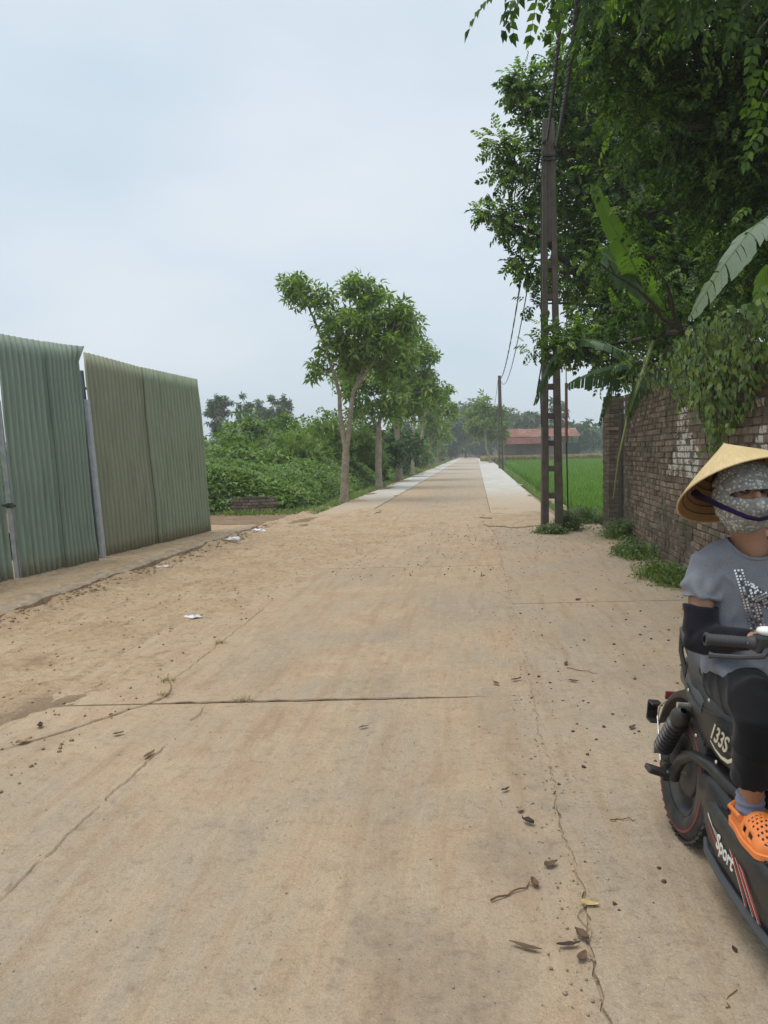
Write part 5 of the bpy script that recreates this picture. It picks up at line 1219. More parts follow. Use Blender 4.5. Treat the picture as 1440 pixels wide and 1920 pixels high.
while x < 0.94:
    w = dw(x) - 0.018; g.box((x, 0, 0.3195), (0.0065, 2 * w, 0.007)); x += 0.0125
y = -0.105
tag(sp('ribbed_mat', g, M_rub, deck, False), kind='stuff')
for sg in (-1, 1): sp('lower_trim', G().tube([(x_, (dw(x_) - 0.014) * sg, 0.135 - 0.02 * sst(0.27, 0.4, x_) + 0.012) for x_ in (0.30, 0.36, 0.5, 0.65, 0.8, 1.0)], [0.008, 0.012, 0.014, 0.014, 0.014, 0.012], 8), M_vinyl, deck)
# decals on the rider's right side
def text_mesh(txt, size, shear=0.0, offs=0.0):
    cu = bpy.data.curves.new('t', 'FONT'); cu.body = txt; cu.size = size; cu.shear = shear; cu.extrude = 0.0008; cu.offset = offs
    o = bpy.data.objects.new('t', cu); COL.objects.link(o); bpy.context.view_layer.update()
    me = bpy.data.meshes.new_from_object(o.evaluated_get(bpy.context.evaluated_depsgraph_get())); bpy.data.objects.remove(o); return me
def decal_pt(x, z, y=None):
    yy_ = -(dw(x) + 0.0075 - 0.10 * max(0, 0.26 - z) ** 1.0 * 0.9 if y is None else y) - 0.003
    return Vector((x, yy_, z))
def put_text(name, me, x0, z0, sx, ang, fn, mat, parent):
    for v in me.vertices:
        x, z = v.co.x * sx, v.co.y; xr = x * cos(ang) - z * sin(ang); zr_ = x * sin(ang) + z * cos(ang); p = fn(x0 + xr, z0 + zr_); v.co = p + Vector((0, -v.co.z, 0))
    return link(name, me, mat, parent)
fdeck = lambda x, z: decal_pt(x, z)
fbody = lambda x, z: Vector((x, -0.1165 + 0.07 * max(0, x - 0.46), z))
put_text('number_decal', text_mesh('133S', 0.078, 0.35, 0.0012), 0.335, 0.520, 0.88, -0.06, fbody, M_gold, body)
g = G(); pts = [(0.345, 0.507), (0.39, 0.492), (0.44, 0.485), (0.485, 0.488), (0.508, 0.502), (0.512, 0.520)]
for i in range(len(pts) - 1):
    (xa, za), (xb, zb_) = pts[i], pts[i + 1]; wa, wb_ = 0.003 + 0.002 * i, 0.003 + 0.002 * (i + 1)
    g.add([fbody(xa, za + wa), fbody(xb, zb_ + wb_), fbody(xb, zb_ - wb_ * .4), fbody(xa, za - wa * .4)], [(0, 1, 2, 3)])
link('swoosh_decal', g.mesh('swoosh_decal'), M_gold, body)
put_text('sport_lettering', text_mesh('Sport', 0.075, 0.3, 0.0014), 0.495, 0.218, 0.84, -0.05, fdeck, M_wht, deck)
def dpoly(name, pts, mat, lift=0.0):
    link(name, G().add([fdeck(x_, z_) + Vector((0, -lift, 0)) for x_, z_ in pts], [tuple(range(len(pts)))]).mesh(name), mat, deck)
dpoly('arrow_decal', [(0.400, 0.285), (0.412, 0.283), (0.47, 0.262), (0.475, 0.255), (0.405, 0.276)], M_wht)
dpoly('flash_decal', [(0.455, 0.268), (0.53, 0.262), (0.52, 0.238), (0.475, 0.252)], M_grey)
dpoly('red_flash_decal', [(0.41, 0.255), (0.455, 0.246), (0.56, 0.205), (0.50, 0.218), (0.43, 0.242)], M_redd)
for i, (xa, ln) in enumerate(((0.615, 0.13), (0.655, 0.14), (0.69, 0.14))):
    dpoly('red_stripe', [(xa, 0.268 - 0.004 * i), (xa + 0.022, 0.266 - 0.004 * i), (xa + ln, 0.165), (xa + ln - 0.012, 0.165)], M_redd)
    dpoly('white_stripe', [(xa - 0.004, 0.270 - 0.004 * i), (xa + 0.002, 0.269 - 0.004 * i), (xa + ln - 0.012, 0.160), (xa + ln - 0.016, 0.160)], M_wht, 0.0006)
# front: leg shield, column, handlebar
sp('leg_shield', skin([[Vector((x_, y_, z_)) for y_, x_ in ((-w_, x0), (-w_ * .6, x0 + .03), (0, x0 + .05), (w_ * .6, x0 + .03), (w_, x0), (w_ * .8, x0 - .02), (0, x0 + .0), (-w_ * .8, x0 - .02))] for z_, x0, w_ in ((0.30, 0.97, 0.12), (0.45, 1.0, 0.135), (0.65, 0.98, 0.14), (0.82, 0.93, 0.12), (0.92, 0.89, 0.08))]), M_bp)
sp('steering_column', G().tube([(1.12, 0, 0.42), (0.98, 0, 0.75), (0.86, 0, 0.98)], [0.024, 0.022, 0.02], 12), M_bp)
for sg in (-1, 1): sp('fork_leg', G().tube([(1.20, 0.075 * sg, 0.232), (1.15, 0.07 * sg, 0.40), (1.12, 0.03 * sg, 0.47)], 0.019, 10), M_bp)
sp('front_mudguard', skin([ring(1.20 + 0.26 * cos(a), 0.232 + 0.26 * sin(a) - 0.008, 0.232 + 0.26 * sin(a) + 0.008, 0.055) for a in [radians(20 + 14 * i) for i in range(9)]]), M_bp)
sp('headlight', skin([ring(0.98, 0.80, 0.90, 0.05), ring(1.03, 0.79, 0.90, 0.065), ring(1.05, 0.81, 0.88, 0.05)]), M_tail)
hb = sp('handlebar', G().tube([(0.775, -0.33, 0.943), (0.79, -0.18, 0.943), (0.83, -0.10, 0.928), (0.86, 0, 0.923), (0.83, 0.10, 0.928), (0.79, 0.18, 0.943), (0.775, 0.33, 0.943)], 0.0115, 10), M_chrome)
for sg in (-1, 1):
    pr = [(0.011, 0), (0.019, 0.002), (0.019, 0.008), (0.0150, 0.010)]
    for i in range(9): pr += [(0.0162, 0.018 + i * 0.011), (0.0150, 0.022 + i * 0.011)]
    pr += [(0.018, 0.122), (0.020, 0.126), (0.020, 0.132), (0.012, 0.133)]
    sp('grip', G().lathe(pr, (0.774, 0.345 * sg, 0.943), (0.06, -sg, 0), 18), M_grip, hb)
    sp('switch_housing', G().box((0.787, 0.192 * sg, 0.943), (0.045, 0.045, 0.05)).box((0.80, 0.17 * sg, 0.928), (0.05, 0.03, 0.035)), M_bp, hb, False, 0.008)
    sp('brake_lever', G().tube([(0.805, 0.185 * sg, 0.930), (0.835, 0.21 * sg, 0.920), (0.835, 0.27 * sg, 0.913), (0.825, 0.335 * sg, 0.910), (0.82, 0.348 * sg, 0.910)], [0.010, 0.008, 0.007, 0.007, 0.010], 8), M_grip, hb)
sp('bell', G().ell((0.785, -0.185, 0.978), (0.022, 0.026, 0.014)), M_wht, hb)
sp('dash', skin([ring(0.80, 0.955, 1.0, 0.05), ring(0.85, 0.94, 1.025, 0.075), ring(0.93, 0.90, 0.99, 0.065), ring(0.97, 0.88, 0.95, 0.04)]), M_bp)

# ------------------------------------------------------------------ the rider
def remesh(g, voxel, smooth, name):
    me = g.mesh(name); o = bpy.data.objects.new('tmp', me); COL.objects.link(o)
    m = o.modifiers.new('r', 'REMESH'); m.mode = 'VOXEL'; m.voxel_size = voxel
    m = o.modifiers.new('s', 'SMOOTH'); m.iterations = smooth; m.factor = 0.5
    bpy.context.view_layer.update(); r = bpy.data.meshes.new_from_object(o.evaluated_get(bpy.context.evaluated_depsgraph_get())); bpy.data.objects.remove(o)
    r.polygons.foreach_set('use_smooth', [True] * len(r.polygons)); r.name = name; return r
def displace(me, fn):
    N_ = [v.normal.copy() for v in me.vertices]
    for v, n_ in zip(me.vertices, N_): v.co += n_ * fn(v.co)
    me.update(); return me
def cloth(name, c, var, heather=0.0, rough=0.9):
    k = NT(name); v = k.pos(obj=True); n1 = k.noise(v, 5, 5, 0.6); n2 = k.noise(k.pos((1, 1, 3), obj=True), 190, 3, 0.7); wv = k.noise(v, 700, 2, 0.5)
    col = k.mix(k.ramp(n1, [(0.35, 0.0), (0.65, 1.0)]), tuple(x * (1 - var) for x in c), tuple(x * (1 + var) for x in c))
    if heather: col = k.mix(k.math('MULTIPLY', k.ramp(n2, [(0.42, 0.0), (0.62, 1.0)]), heather), col, tuple(min(1, x * 1.7) for x in c))
    k.b.inputs['Sheen Weight'].default_value = 0.12
    return k.done(col, rough, k.bump(wv, 0.0006, 0.6), spec=0.15)
M_skin = simple('tanned_skin', (0.36, 0.195, 0.125), 0.5, 0.12, 18, bump=0.0006); M_skin.node_tree.nodes['Principled BSDF'].inputs['Subsurface Weight'].default_value = 0.08
M_shirt = cloth('grey_heather_jersey', (0.185, 0.195, 0.225), 0.10, 0.35); M_trs = cloth('black_cotton', (0.011, 0.011, 0.013), 0.2); M_slv = cloth('black_sleeve_cloth', (0.011, 0.011, 0.017), 0.15)
M_sock = cloth('blue_grey_knit', (0.20, 0.22, 0.30), 0.12, 0.3); M_hair = simple('black_hair', (0.012, 0.010, 0.009), 0.45, 0.3, 40)
M_foam = simple('orange_foam', (0.80, 0.235, 0.055), 0.55, 0.08, 14); M_purple = cloth('purple_ribbon', (0.013, 0.003, 0.034), 0.2)
bp_ = Vector((1.16, 2.40, 0))
rider = thing('person', bp_, 'rider in a conical straw hat, floral face mask and grey shirt astride the scooter', 'person')
HC = Vector((1.112, 2.37, 1.352))
def hand(g, w, d, up, sg):
    d = Vector(d).normalized(); up = Vector(up); up = (up - d * up.dot(d)).normalized(); s_ = d.cross(up) * sg; w = Vector(w)
    g.loft([(w - d * 0.01, s_ * 0.026, up * 0.019), (w + d * 0.03, s_ * 0.036, up * 0.016), (w + d * 0.065, s_ * 0.041, up * 0.015), (w + d * 0.088, s_ * 0.038, up * 0.012)], 14)
    for i, (o_, L, a0) in enumerate(((0.031, 0.066, .35), (0.011, 0.075, .4), (-0.010, 0.070, .45), (-0.030, 0.055, .5))):
        p = w + d * 0.08 + s_ * o_; pts = [p - d * 0.02, p]; ang = 0.15; st = L / 3
        for j in range(3): ang += a0; pts.append(pts[-1] + (d * cos(ang) - up * sin(ang)) * st)
        g.tube(pts, [0.0095, 0.0095, 0.009, 0.0085, 0.007], 8)
    p = w + d * 0.02 + s_ * 0.032; g.tube([p - s_ * 0.01, p + s_ * 0.018 + d * 0.022 - up * .006, p + s_ * 0.022 + d * 0.048 - up * .014, p + s_ * 0.016 + d * 0.068 - up * .022], [0.013, 0.011, 0.010, 0.008], 8)
SR, ER, WR = Vector((1.020, 2.435, 1.128)), Vector((0.992, 2.405, 0.885)), Vector((1.095, 2.225, 0.925))
SL_, EL_, WL_ = Vector((1.320, 2.435, 1.128)), Vector((1.365, 2.39, 0.885)), Vector((1.275, 2.205, 0.925))
KR, AR, HR = Vector((1.085, 2.205, 0.725)), Vector((1.098, 2.265, 0.405)), Vector((1.125, 2.48, 0.745))
KL, AL, HL = Vector((1.330, 2.205, 0.725)), Vector((1.232, 2.265, 0.405)), Vector((1.275, 2.48, 0.745))
X3 = Vector((1, 0, 0)); Y3_ = Vector((0, 1, 0))
g = G()
g.loft([((1.18, 2.50, 0.72), X3 * .13, Y3_ * .09), ((1.18, 2.50, 0.82), X3 * .135, Y3_ * .10), ((1.178, 2.48, 0.95), X3 * .12, Y3_ * .09), ((1.172, 2.45, 1.08), X3 * .125, Y3_ * .075), ((1.168, 2.437, 1.145), X3 * .09, Y3_ * .055), ((1.165, 2.432, 1.195), X3 * .065, Y3_ * .055)])
g.tube([(1.165, 2.435, 1.15), (1.152, 2.42, 1.215), (1.128, 2.392, 1.30)], [0.062, 0.053, 0.050], 14)
for S_, E_, W_2, sg in ((SR, ER, WR, 1), (SL_, EL_, WL_, -1)):
    g.tube([S_ + Vector((0.05 * sg, 0, 0)), S_, S_.lerp(E_, 0.5), E_, E_.lerp(W_2, 0.3), W_2], [0.038, 0.040, 0.041, 0.038, 0.040, 0.025], 12)
    hand(g, W_2, Vector((0.55 * sg, -0.75, 0.02)), (0.1 * sg, -0.15, 1), -sg)
for H_, K_, A_ in ((HR, KR, AR), (HL, KL, AL)):
    g.tube([H_, H_.lerp(K_, 0.5), K_, K_.lerp(A_, 0.3), K_.lerp(A_, 0.7), A_, A_ - Vector((0, 0, 0.05))], [0.070, 0.060, 0.044, 0.044, 0.038, 0.033, 0.032], 12)
    g.loft([(A_ + Vector((0, 0.035, -0.055)), X3 * .028, Vector((0, 0, .022))), (A_ + Vector((0, -0.03, -0.045)), X3 * .034, Vector((0, 0, .035))), (A_ + Vector((0, -0.11, -0.06)), X3 * .042, Vector((0, 0, .022))), (A_ + Vector((0, -0.18, -0.068)), X3 * .034, Vector((0, 0, .012)))], 12)
g.ell(HC + Vector((0, 0.012, 0.02)), (0.074, 0.090, 0.092)); g.ell(HC + Vector((0, -0.025, -0.045)), (0.058, 0.062, 0.070))
g.ell(HC + Vector((0, -0.088, -0.012)), (0.012, 0.022, 0.026)); g.ell(HC + Vector((0, -0.070, 0.030)), (0.050, 0.016, 0.012))
for sg in (-1, 1): g.ell(HC + Vector((0.074 * sg, 0.012, -0.005)), (0.012, 0.022, 0.034)); g.ell(HC + Vector((0.036 * sg, -0.066, -0.025)), (0.022, 0.018, 0.018))
bodyo = link('body', remesh(g, 0.006, 4, 'body'), M_skin, rider)
for sg in (-1, 1):
    e = link('eye', G().ell(HC + Vector((0.031 * sg, -0.0745, 0.009)), (0.014, 0.012, 0.0075)).mesh('eye', True), simple('eye_dark', (0.05, 0.035, 0.03), 0.25, 0.2, 50), rider)
    pass
g = G().ell(HC + Vector((0, 0.028, 0.022)), (0.083, 0.088, 0.096)); g.ell(HC + Vector((0, 0.095, -0.04)), (0.045, 0.035, 0.06)); link('hair', remesh(g, 0.007, 3, 'hair'), M_hair, rider)
# face mask
def mask_r(az, el):
    d = Vector((sin(az) * cos(el), -cos(az) * cos(el), sin(el))); a, b_, c = 0.0865, 0.105, 0.118
    r = 1 / sqrt((d.x / a) ** 2 + (d.y / b_) ** 2 + (d.z / c) ** 2)
    r += 0.024 * math.exp(-(az / 0.40) ** 2 - ((el + 0.24) / 0.32) ** 2) + 0.006 * math.exp(-(abs(az) / 0.10) - ((el + 0.2) / 0.4) ** 2) + 0.006 * sst(-0.5, -1.2, el)
    r += 0.003 * mnoise.noise(Vector((az * 4, el * 5, 1))) + 0.0022 * sin(9 * el + 5 * abs(az) + 3 * mnoise.noise(Vector((az * 2, el * 2, 4)))) * sst(0.35, 0.9, abs(az))
    return d * r
NA, NE = 110, 84; V = []; F = []
for j in range(NE + 1):
    el = -1.32 + (1.12 + 1.32) * j / NE
    for i in range(NA + 1):
        az = -1.95 + 3.9 * i / NA; V.append(HC + Vector((0, 0.004, -0.004)) + mask_r(az, el))
for j in range(NE):
    for i in range(NA):
        az = -1.95 + 3.9 * (i + .5) / NA; el = -1.32 + 2.44 * (j + .5) / NE
        q = 1 - (az / 0.86) ** 2
        if q > 0 and 0.02 - 0.10 * q ** 0.7 + 0.07 * math.exp(-(az / 0.15) ** 2) < el < 0.02 + 0.18 * q ** 0.6: continue
        if el < -0.75 and abs(az) > 1.55: continue
        a = j * (NA + 1) + i; F.append((a, a + 1, a + NA + 2, a + NA + 1))
me = mesh_py('face_mask', V, F, True); bm = bmesh.new(); bm.from_mesh(me); bmesh.ops.delete(bm, geom=[v for v in bm.verts if not v.link_faces], context='VERTS'); bmesh.ops.solidify(bm, geom=bm.faces[:], thickness=0.002); bm.to_mesh(me); bm.free()
k = NT('floral_cotton'); v = k.pos(obj=True)
f1 = k.voro(v, 88); f2 = k.voro(v, 60, out='Color'); n1 = k.noise(v, 160, 3, 0.6); n2 = k.noise(v, 60, 3, 0.6)
c = k.mix(k.ramp(n2, [(0.4, 0.0), (0.6, 1.0)]), (0.22, 0.235, 0.23), (0.31, 0.325, 0.32)); c = k.mix(k.ramp(f1, [(0.30, 1.0), (0.42, 0.0)]), c, (0.58, 0.58, 0.54)); c = k.mix(k.ramp(f1, [(0.06, 1.0), (0.12, 0.0)]), c, (0.35, 0.33, 0.10)); c = k.mix(k.ramp(n1, [(0.62, 0.0), (0.68, 0.8)]), c, (0.13, 0.16, 0.15))
M_floral = k.done(c, 0.9, k.bump(n1, 0.0005, 0.5), spec=0.15)
maskm = link('face_mask', me, M_floral, rider)
link('mask_strap', G().tube([HC + mask_r(1.9, -0.1) * 1.0, HC + Vector((0.05, 0.105, 0.0)), HC + Vector((-0.05, 0.105, 0.0)), HC + mask_r(-1.9, -0.1)], 0.004, 6).mesh('mask_strap', True), M_floral, maskm)
# shirt
g = G()
g.loft([((1.198, 2.475, 0.735), X3 * .152, Y3_ * .140), ((1.196, 2.462, 0.79), X3 * .164, Y3_ * .160), ((1.190, 2.470, 0.86), X3 * .164, Y3_ * .148), ((1.182, 2.470, 0.94), X3 * .160, Y3_ * .126), ((1.175, 2.450, 1.04), X3 * .166, Y3_ * .112), ((1.170, 2.440, 1.11), X3 * .168, Y3_ * .094), ((1.168, 2.436, 1.155), X3 * .145, Y3_ * .076), ((1.166, 2.434, 1.188), X3 * .098, Y3_ * .066), ((1.166, 2.434, 1.198), X3 * .085, Y3_ * .062)], 24)
for S_, E_, sg in ((SR, ER, 1), (SL_, EL_, -1)):
    g.tube([S_ + Vector((0.10 * sg, 0, 0.035)), S_ + Vector((0.045 * sg, 0, 0.018)), S_ + Vector((0.006 * sg, 0, -0.012)), S_.lerp(E_, 0.22), S_.lerp(E_, 0.47)], [0.048, 0.052, 0.056, 0.061, 0.064], 16)
g.loft([((1.10, 2.47, 0.80), Vector((0.075, 0.02, 0.0)), Vector((0, 0, 0.055))), ((1.11, 2.38, 0.805), Vector((0.085, 0.01, 0)), Vector((0, 0, 0.042))), ((1.125, 2.31, 0.79), Vector((0.085, 0, 0)), Vector((0, 0, 0.028)))], 16)
g.loft([((1.29, 2.47, 0.80), Vector((0.075, -0.02, 0.0)), Vector((0, 0, 0.055))), ((1.28, 2.38, 0.805), Vector((0.085, -0.01, 0)), Vector((0, 0, 0.042))), ((1.27, 2.31, 0.79), Vector((0.085, 0, 0)), Vector((0, 0, 0.028)))], 16)
me = remesh(g, 0.0065, 7, 'shirt')
def rdg(x): return max(0.0, 1 - abs(x)) ** 2.2
def wr(p):
    q = Vector((p.x * 9 + p.z * 5, p.y * 9, p.z * 13 - p.x * 7))
    w = 0.006 * mnoise.noise(q) + 0.006 * (rdg(1.4 * mnoise.noise(Vector((p.x * 15 + p.z * 4, p.y * 6, p.z * 5 - p.x * 4)))) - 0.5)
    sh = math.exp(-((p.x - 1.07) / 0.07) ** 2) * sst(0.86, 0.98, p.z) * sst(1.17, 1.1, p.z)          # folds running down from the armpit
    w += 0.009 * sh * (rdg(sin(26 * (p.x + 0.45 * p.z) + 3 * mnoise.noise(p * 6))) - 0.4)
    if p.x < 1.05 and p.z > 0.98: w += 0.0055 * sin(62 * (p.z + 0.75 * (p.x - 1)) + 6 * mnoise.noise(p * 11)) * sst(1.16, 1.08, p.z)
    if p.z < 0.92: w += 0.008 * sin(50 * (p.z - 0.7 * p.x) + 5 * mnoise.noise(p * 9)) * sst(0.94, 0.75, p.z)
    return w
# neckline: cut the collar opening
bm = bmesh.new(); bm.from_mesh(me)
cut = [f for f in bm.faces if (f.calc_center_median() - Vector((1.160, 2.405, 1.205))).length < 0.078 and f.calc_center_median().z > 1.128]
bmesh.ops.delete(bm, geom=cut, context='FACES'); bmesh.ops.delete(bm, geom=[v for v in bm.verts if not v.link_faces], context='VERTS'); bm.to_mesh(me); bm.free(); me.update()
shirt = link('shirt', displace(me, wr), M_shirt, rider)
bm = bmesh.new(); bm.from_mesh(me); bd = [e for e in bm.edges if e.is_boundary]; nxt = {}
for e in bd:
    for v_, o_ in ((e.verts[0], e.verts[1]), (e.verts[1], e.verts[0])): nxt.setdefault(v_.index, []).append(o_.index)
if nxt:
    st = max(nxt, key=lambda i_: bm.verts[:][i_].co.z) if False else next(iter(nxt)); loop = [st]; prev = -1; cur = st
    while True:
        c_ = [q for q in nxt[cur] if q != prev]
        if not c_ or c_[0] == st or len(loop) > 3000: break
        prev, cur = cur, c_[0]; loop.append(cur)
    bm.verts.ensure_lookup_table(); lp = np.array([bm.verts[i_].co[:] for i_ in loop])
    for _ in range(25): lp = 0.5 * lp + 0.25 * (np.roll(lp, 1, 0) + np.roll(lp, -1, 0))
    pts = [Vector(p_) for p_ in lp[::3]]; pts.append(pts[0]); link('collar', G().tube(pts, 0.0055, 8).mesh('collar', True), M_shirt, shirt)
bm.free()
# studs on the shirt front
from mathutils.bvhtree import BVHTree
bvh = BVHTree.FromPolygons([v.co for v in me.vertices], [p.vertices[:] for p in me.polygons]); g = G(); g2 = G()
def stud(px, py):
    d = (P(px, py, 3) - Vector((0, 0, CAM_H))).normalized(); h = bvh.ray_cast(Vector((0, 0, CAM_H)), d, 5)
    if h[0] is None: return
    z_ = h[1]; x_ = z_.orthogonal(); x_ = (X3 - z_ * X3.dot(z_)).normalized(); R_ = Matrix((x_, z_.cross(x_), z_)).transposed()
    (g if random.random() < 0.7 else g2).box(h[0] + z_ * 0.001, (0.0058, 0.0058, 0.004), R_)
for r_ in range(24):
    for c_ in range(5):
        if r_ < 5 and c_ > 2: continue
        stud(1378 + c_ * 6.4 + r_ * 1.5, 1070 + r_ * 5.4 - c_ * 0.5)
for r_ in range(7):
    for c_ in range(13): stud(1402 + c_ * 5.6 + r_ * 1.6, 1091 + c_ * 3.4 + r_ * 5.4)
tag(link('silver_studs', g.mesh('silver_studs'), simple('silver_stud', (0.85, 0.85, 0.85), 0.25, 0.1, 50, metal=0.8), shirt), kind='stuff'); tag(link('dark_studs', g2.mesh('dark_studs'), simple('dark_stud', (0.10, 0.09, 0.09), 0.3, 0.3, 50, metal=0.6), shirt), kind='stuff')
# trousers, sleeves, socks
g = G().ell((1.20, 2.505, 0.745), (0.155, 0.132, 0.09))
for H_, K_, A_ in ((HR, KR, AR), (HL, KL, AL)): g.tube([H_, H_.lerp(K_, 0.4), K_ + Vector((0, 0.02, 0.012)), K_ + Vector((0, 0.0, -0.02)), K_.lerp(A_, 0.25), K_.lerp(A_, 0.5), K_.lerp(A_, 0.76)], [0.094, 0.090, 0.078, 0.072, 0.067, 0.062, 0.060], 16)
me = remesh(g, 0.008, 6, 'trousers')
link('trousers', displace(me, lambda p: 0.010 * (rdg(sin(21 * (p.z + p.x * 0.8 - p.y * 1.2) + 4 * mnoise.noise(p * 7))) - 0.35) * (0.6 + 0.6 * mnoise.noise(p * 5)) + 0.005 * mnoise.noise(p * 16)), M_trs, rider)
for S_, E_, W_2 in ((SR, ER, WR), (SL_, EL_, WL_)):
    g = G().tube([S_.lerp(E_, 0.555), S_.lerp(E_, 0.60), S_.lerp(E_, 0.85), E_ + Vector((0, 0.006, -0.004)), E_.lerp(W_2, 0.2), E_.lerp(W_2, 0.5), E_.lerp(W_2, 0.9)], [0.054, 0.055, 0.052, 0.050, 0.049, 0.042, 0.031], 16)
    link('arm_sleeve', displace(remesh(g, 0.006, 5, 'arm_sleeve'), lambda p: 0.003 * mnoise.noise(p * 30) + 0.0025 * sin(90 * p.z + 5 * mnoise.noise(p * 12))), M_slv, rider)
for A_ in (AR, AL):
    link('sock', displace(remesh(G().tube([A_ + Vector((0, 0.003, 0.035)), A_ + Vector((0, 0.003, 0.0)), A_ - Vector((0, 0, 0.045))], [0.0425, 0.0405, 0.042], 14).loft([(A_ + Vector((0, 0.04, -0.055)), X3 * .032, Vector((0, 0, .026))), (A_ + Vector((0, -0.03, -0.042)), X3 * .038, Vector((0, 0, .036))), (A_ + Vector((0, -0.12, -0.058)), X3 * .044, Vector((0, 0, .022))), (A_ + Vector((0, -0.18, -0.066)), X3 * .034, Vector((0, 0, .012)))], 12), 0.005, 3, 'sock'), lambda p: 0.002 * sin(p.z * 260)), M_sock, rider)
    # clog: upper with holes, sole
    nu, nv = 34, 26; V = []; F = []
    y0 = A_.y + 0.062; L = 0.262; zs = A_.z - 0.082
    def hw(u): return 0.040 + 0.018 * sst(0.15, 0.6, u) - 0.040 * sst(0.82, 1.0, u) ** 1.5 - 0.012 * sst(0.12, 0.0, u)
    def hh(u): return 0.058 + 0.022 * sst(0.25, 0.5, u) - 0.042 * sst(0.6, 1.0, u)
    for i in range(nu + 1):
        u = i / nu
        for j in range(nv + 1):
            a = pi * j / nv; V.append((A_.x - 0.004 + hw(u) * cos(a), y0 - L * u, zs + 0.012 + hh(u) * max(0.0, sin(a)) ** 0.75))
    for i in range(nu):
        for j in range(nv):
            u = (i + .5) / nu; a = (j + .5) / nv
            if u < 0.44 and abs(a - 0.5) < 0.32 - 0.1 * sst(0.3, 0.44, u) + (0.1 if u < 0.06 else 0): continue
            if 0.50 < u < 0.90 and abs(a - 0.5) < 0.26 and i % 2 == 0 and (j + (i // 2)) % 2 == 0: continue
            if abs(a - 0.5) > 0.33 and abs(a - 0.5) < 0.43 and (0.5 < u < 0.58 or 0.66 < u < 0.74): continue
            q = i * (nv + 1) + j; F.append((q, q + 1, q + nv + 2, q + nv + 1))
    me = mesh_py('clog', V, F, True); bm = bmesh.new(); bm.from_mesh(me); bmesh.ops.delete(bm, geom=[v for v in bm.verts if not v.link_faces], context='VERTS'); bmesh.ops.recalc_face_normals(bm, faces=bm.faces); bmesh.ops.solidify(bm, geom=bm.faces[:], thickness=0.004); bm.to_mesh(me); bm.free()
    cl_ = link('clog', me, M_foam, rider)
    pts = [(A_.x - 0.004 + sg * (hw(i / 20) + 0.005), y0 + 0.004 - (L + 0.008) * i / 20, zs) for sg, rr_ in ((1, range(21)), (-1, range(20, -1, -1))) for i in rr_]
    link('sole', G().prism(pts, (0, 0, 0.022)).mesh('sole', bevel=0.003, seg=1), M_foam, cl_)
    link('heel_strap', G().tube([(A_.x - 0.052, y0 - 0.11, zs + 0.065), (A_.x - 0.046, y0 - 0.03, zs + 0.062), (A_.x, y0 + 0.008, zs + 0.066), (A_.x + 0.038, y0 - 0.03, zs + 0.062), (A_.x + 0.044, y0 - 0.11, zs + 0.065)], 0.008, 8, flat=1.4).mesh('heel_strap', True), M_foam, cl_)
# conical hat
def straw(name, a, b, ring_c):
    k = NT(name); o = k.n('ShaderNodeTexCoord').outputs['Object']; x, y, z = k.sep(o)
    ang = k.math('ARCTAN2', y, x); cv = k.n('ShaderNodeCombineXYZ'); k.l(k.math('MULTIPLY', ang, 9.0), cv.inputs[0]); k.l(k.math('MULTIPLY', z, 5.0), cv.inputs[1])
    n1 = k.noise(cv.outputs[0], 4.0, 5, 0.65); n2 = k.noise(o, 9, 4, 0.6)
    c = k.mix(k.ramp(n1, [(0.32, 0.0), (0.68, 1.0)]), a, b); c = k.mix(k.math('MULTIPLY', k.ramp(n2, [(0.45, 0.0), (0.7, 1.0)]), 0.35), c, ring_c)
    return k.done(c, 0.62, k.bump(n1, 0.002, 0.7))
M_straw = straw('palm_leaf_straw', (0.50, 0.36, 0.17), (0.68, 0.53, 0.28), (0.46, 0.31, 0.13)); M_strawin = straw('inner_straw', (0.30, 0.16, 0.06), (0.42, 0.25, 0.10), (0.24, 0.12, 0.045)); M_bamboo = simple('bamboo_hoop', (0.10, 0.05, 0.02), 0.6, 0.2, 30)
hat_n = Vector((-0.09, 0.54, 0.82)).normalized(); hat_c = Vector((1.114, 2.380, 1.358))
hr = hat_n.to_track_quat('Z', 'Y'); HH, HRd = 0.176, 0.194
def hat_part(name, g, mat, par):
    o = link(name, g.mesh(name, True), mat, par)
    if par is rider: o.location = hat_c - bp_; o.rotation_mode = 'QUATERNION'; o.rotation_quaternion = hr
    return o
def hrad(f): return HRd * (1 - f) * (1 + 0.05 * sin(pi * f)) + 0.004
hat = hat_part('conical_hat', G().lathe([(hrad(i / 16), HH * i / 16) for i in range(17)] + [(0.0, HH + 0.004)], (0, 0, 0), (0, 0, 1), 72), M_straw, rider)
hat_part('lining', G().lathe([(hrad(0) - 0.0005, -0.001)] + [(hrad(i / 16) - 0.004, HH * i / 16 - 0.002) for i in range(17)], (0, 0, 0), (0, 0, 1), 72), M_strawin, hat)
for i in range(9):
    f = 0.0 + i / 9.5; r_ = hrad(f) - (0.005 if i else 0.0)
    g = G().tube([(r_ * cos(2 * pi * k_ / 48), r_ * sin(2 * pi * k_ / 48), HH * f - 0.002) for k_ in range(49)], 0.0022 if i else 0.0028, 6); hat_part('hoop', g, M_bamboo if i else M_straw, hat)
link('chin_strap', G().tube([P(1301, 922, 2.45), P(1310, 930, 2.42), P(1328, 938, 2.36), P(1352, 949, 2.295), P(1378, 960, 2.25), P(1402, 970, 2.228), P(1424, 974, 2.228), P(1452, 968, 2.255), P(1480, 950, 2.32), (1.235, 2.43, 1.33)], [0.012, 0.013, 0.010, 0.0085, 0.0075, 0.007, 0.006, 0.006, 0.006, 0.006], 8, flat=0.45).mesh('chin_strap', True), M_purple, rider)

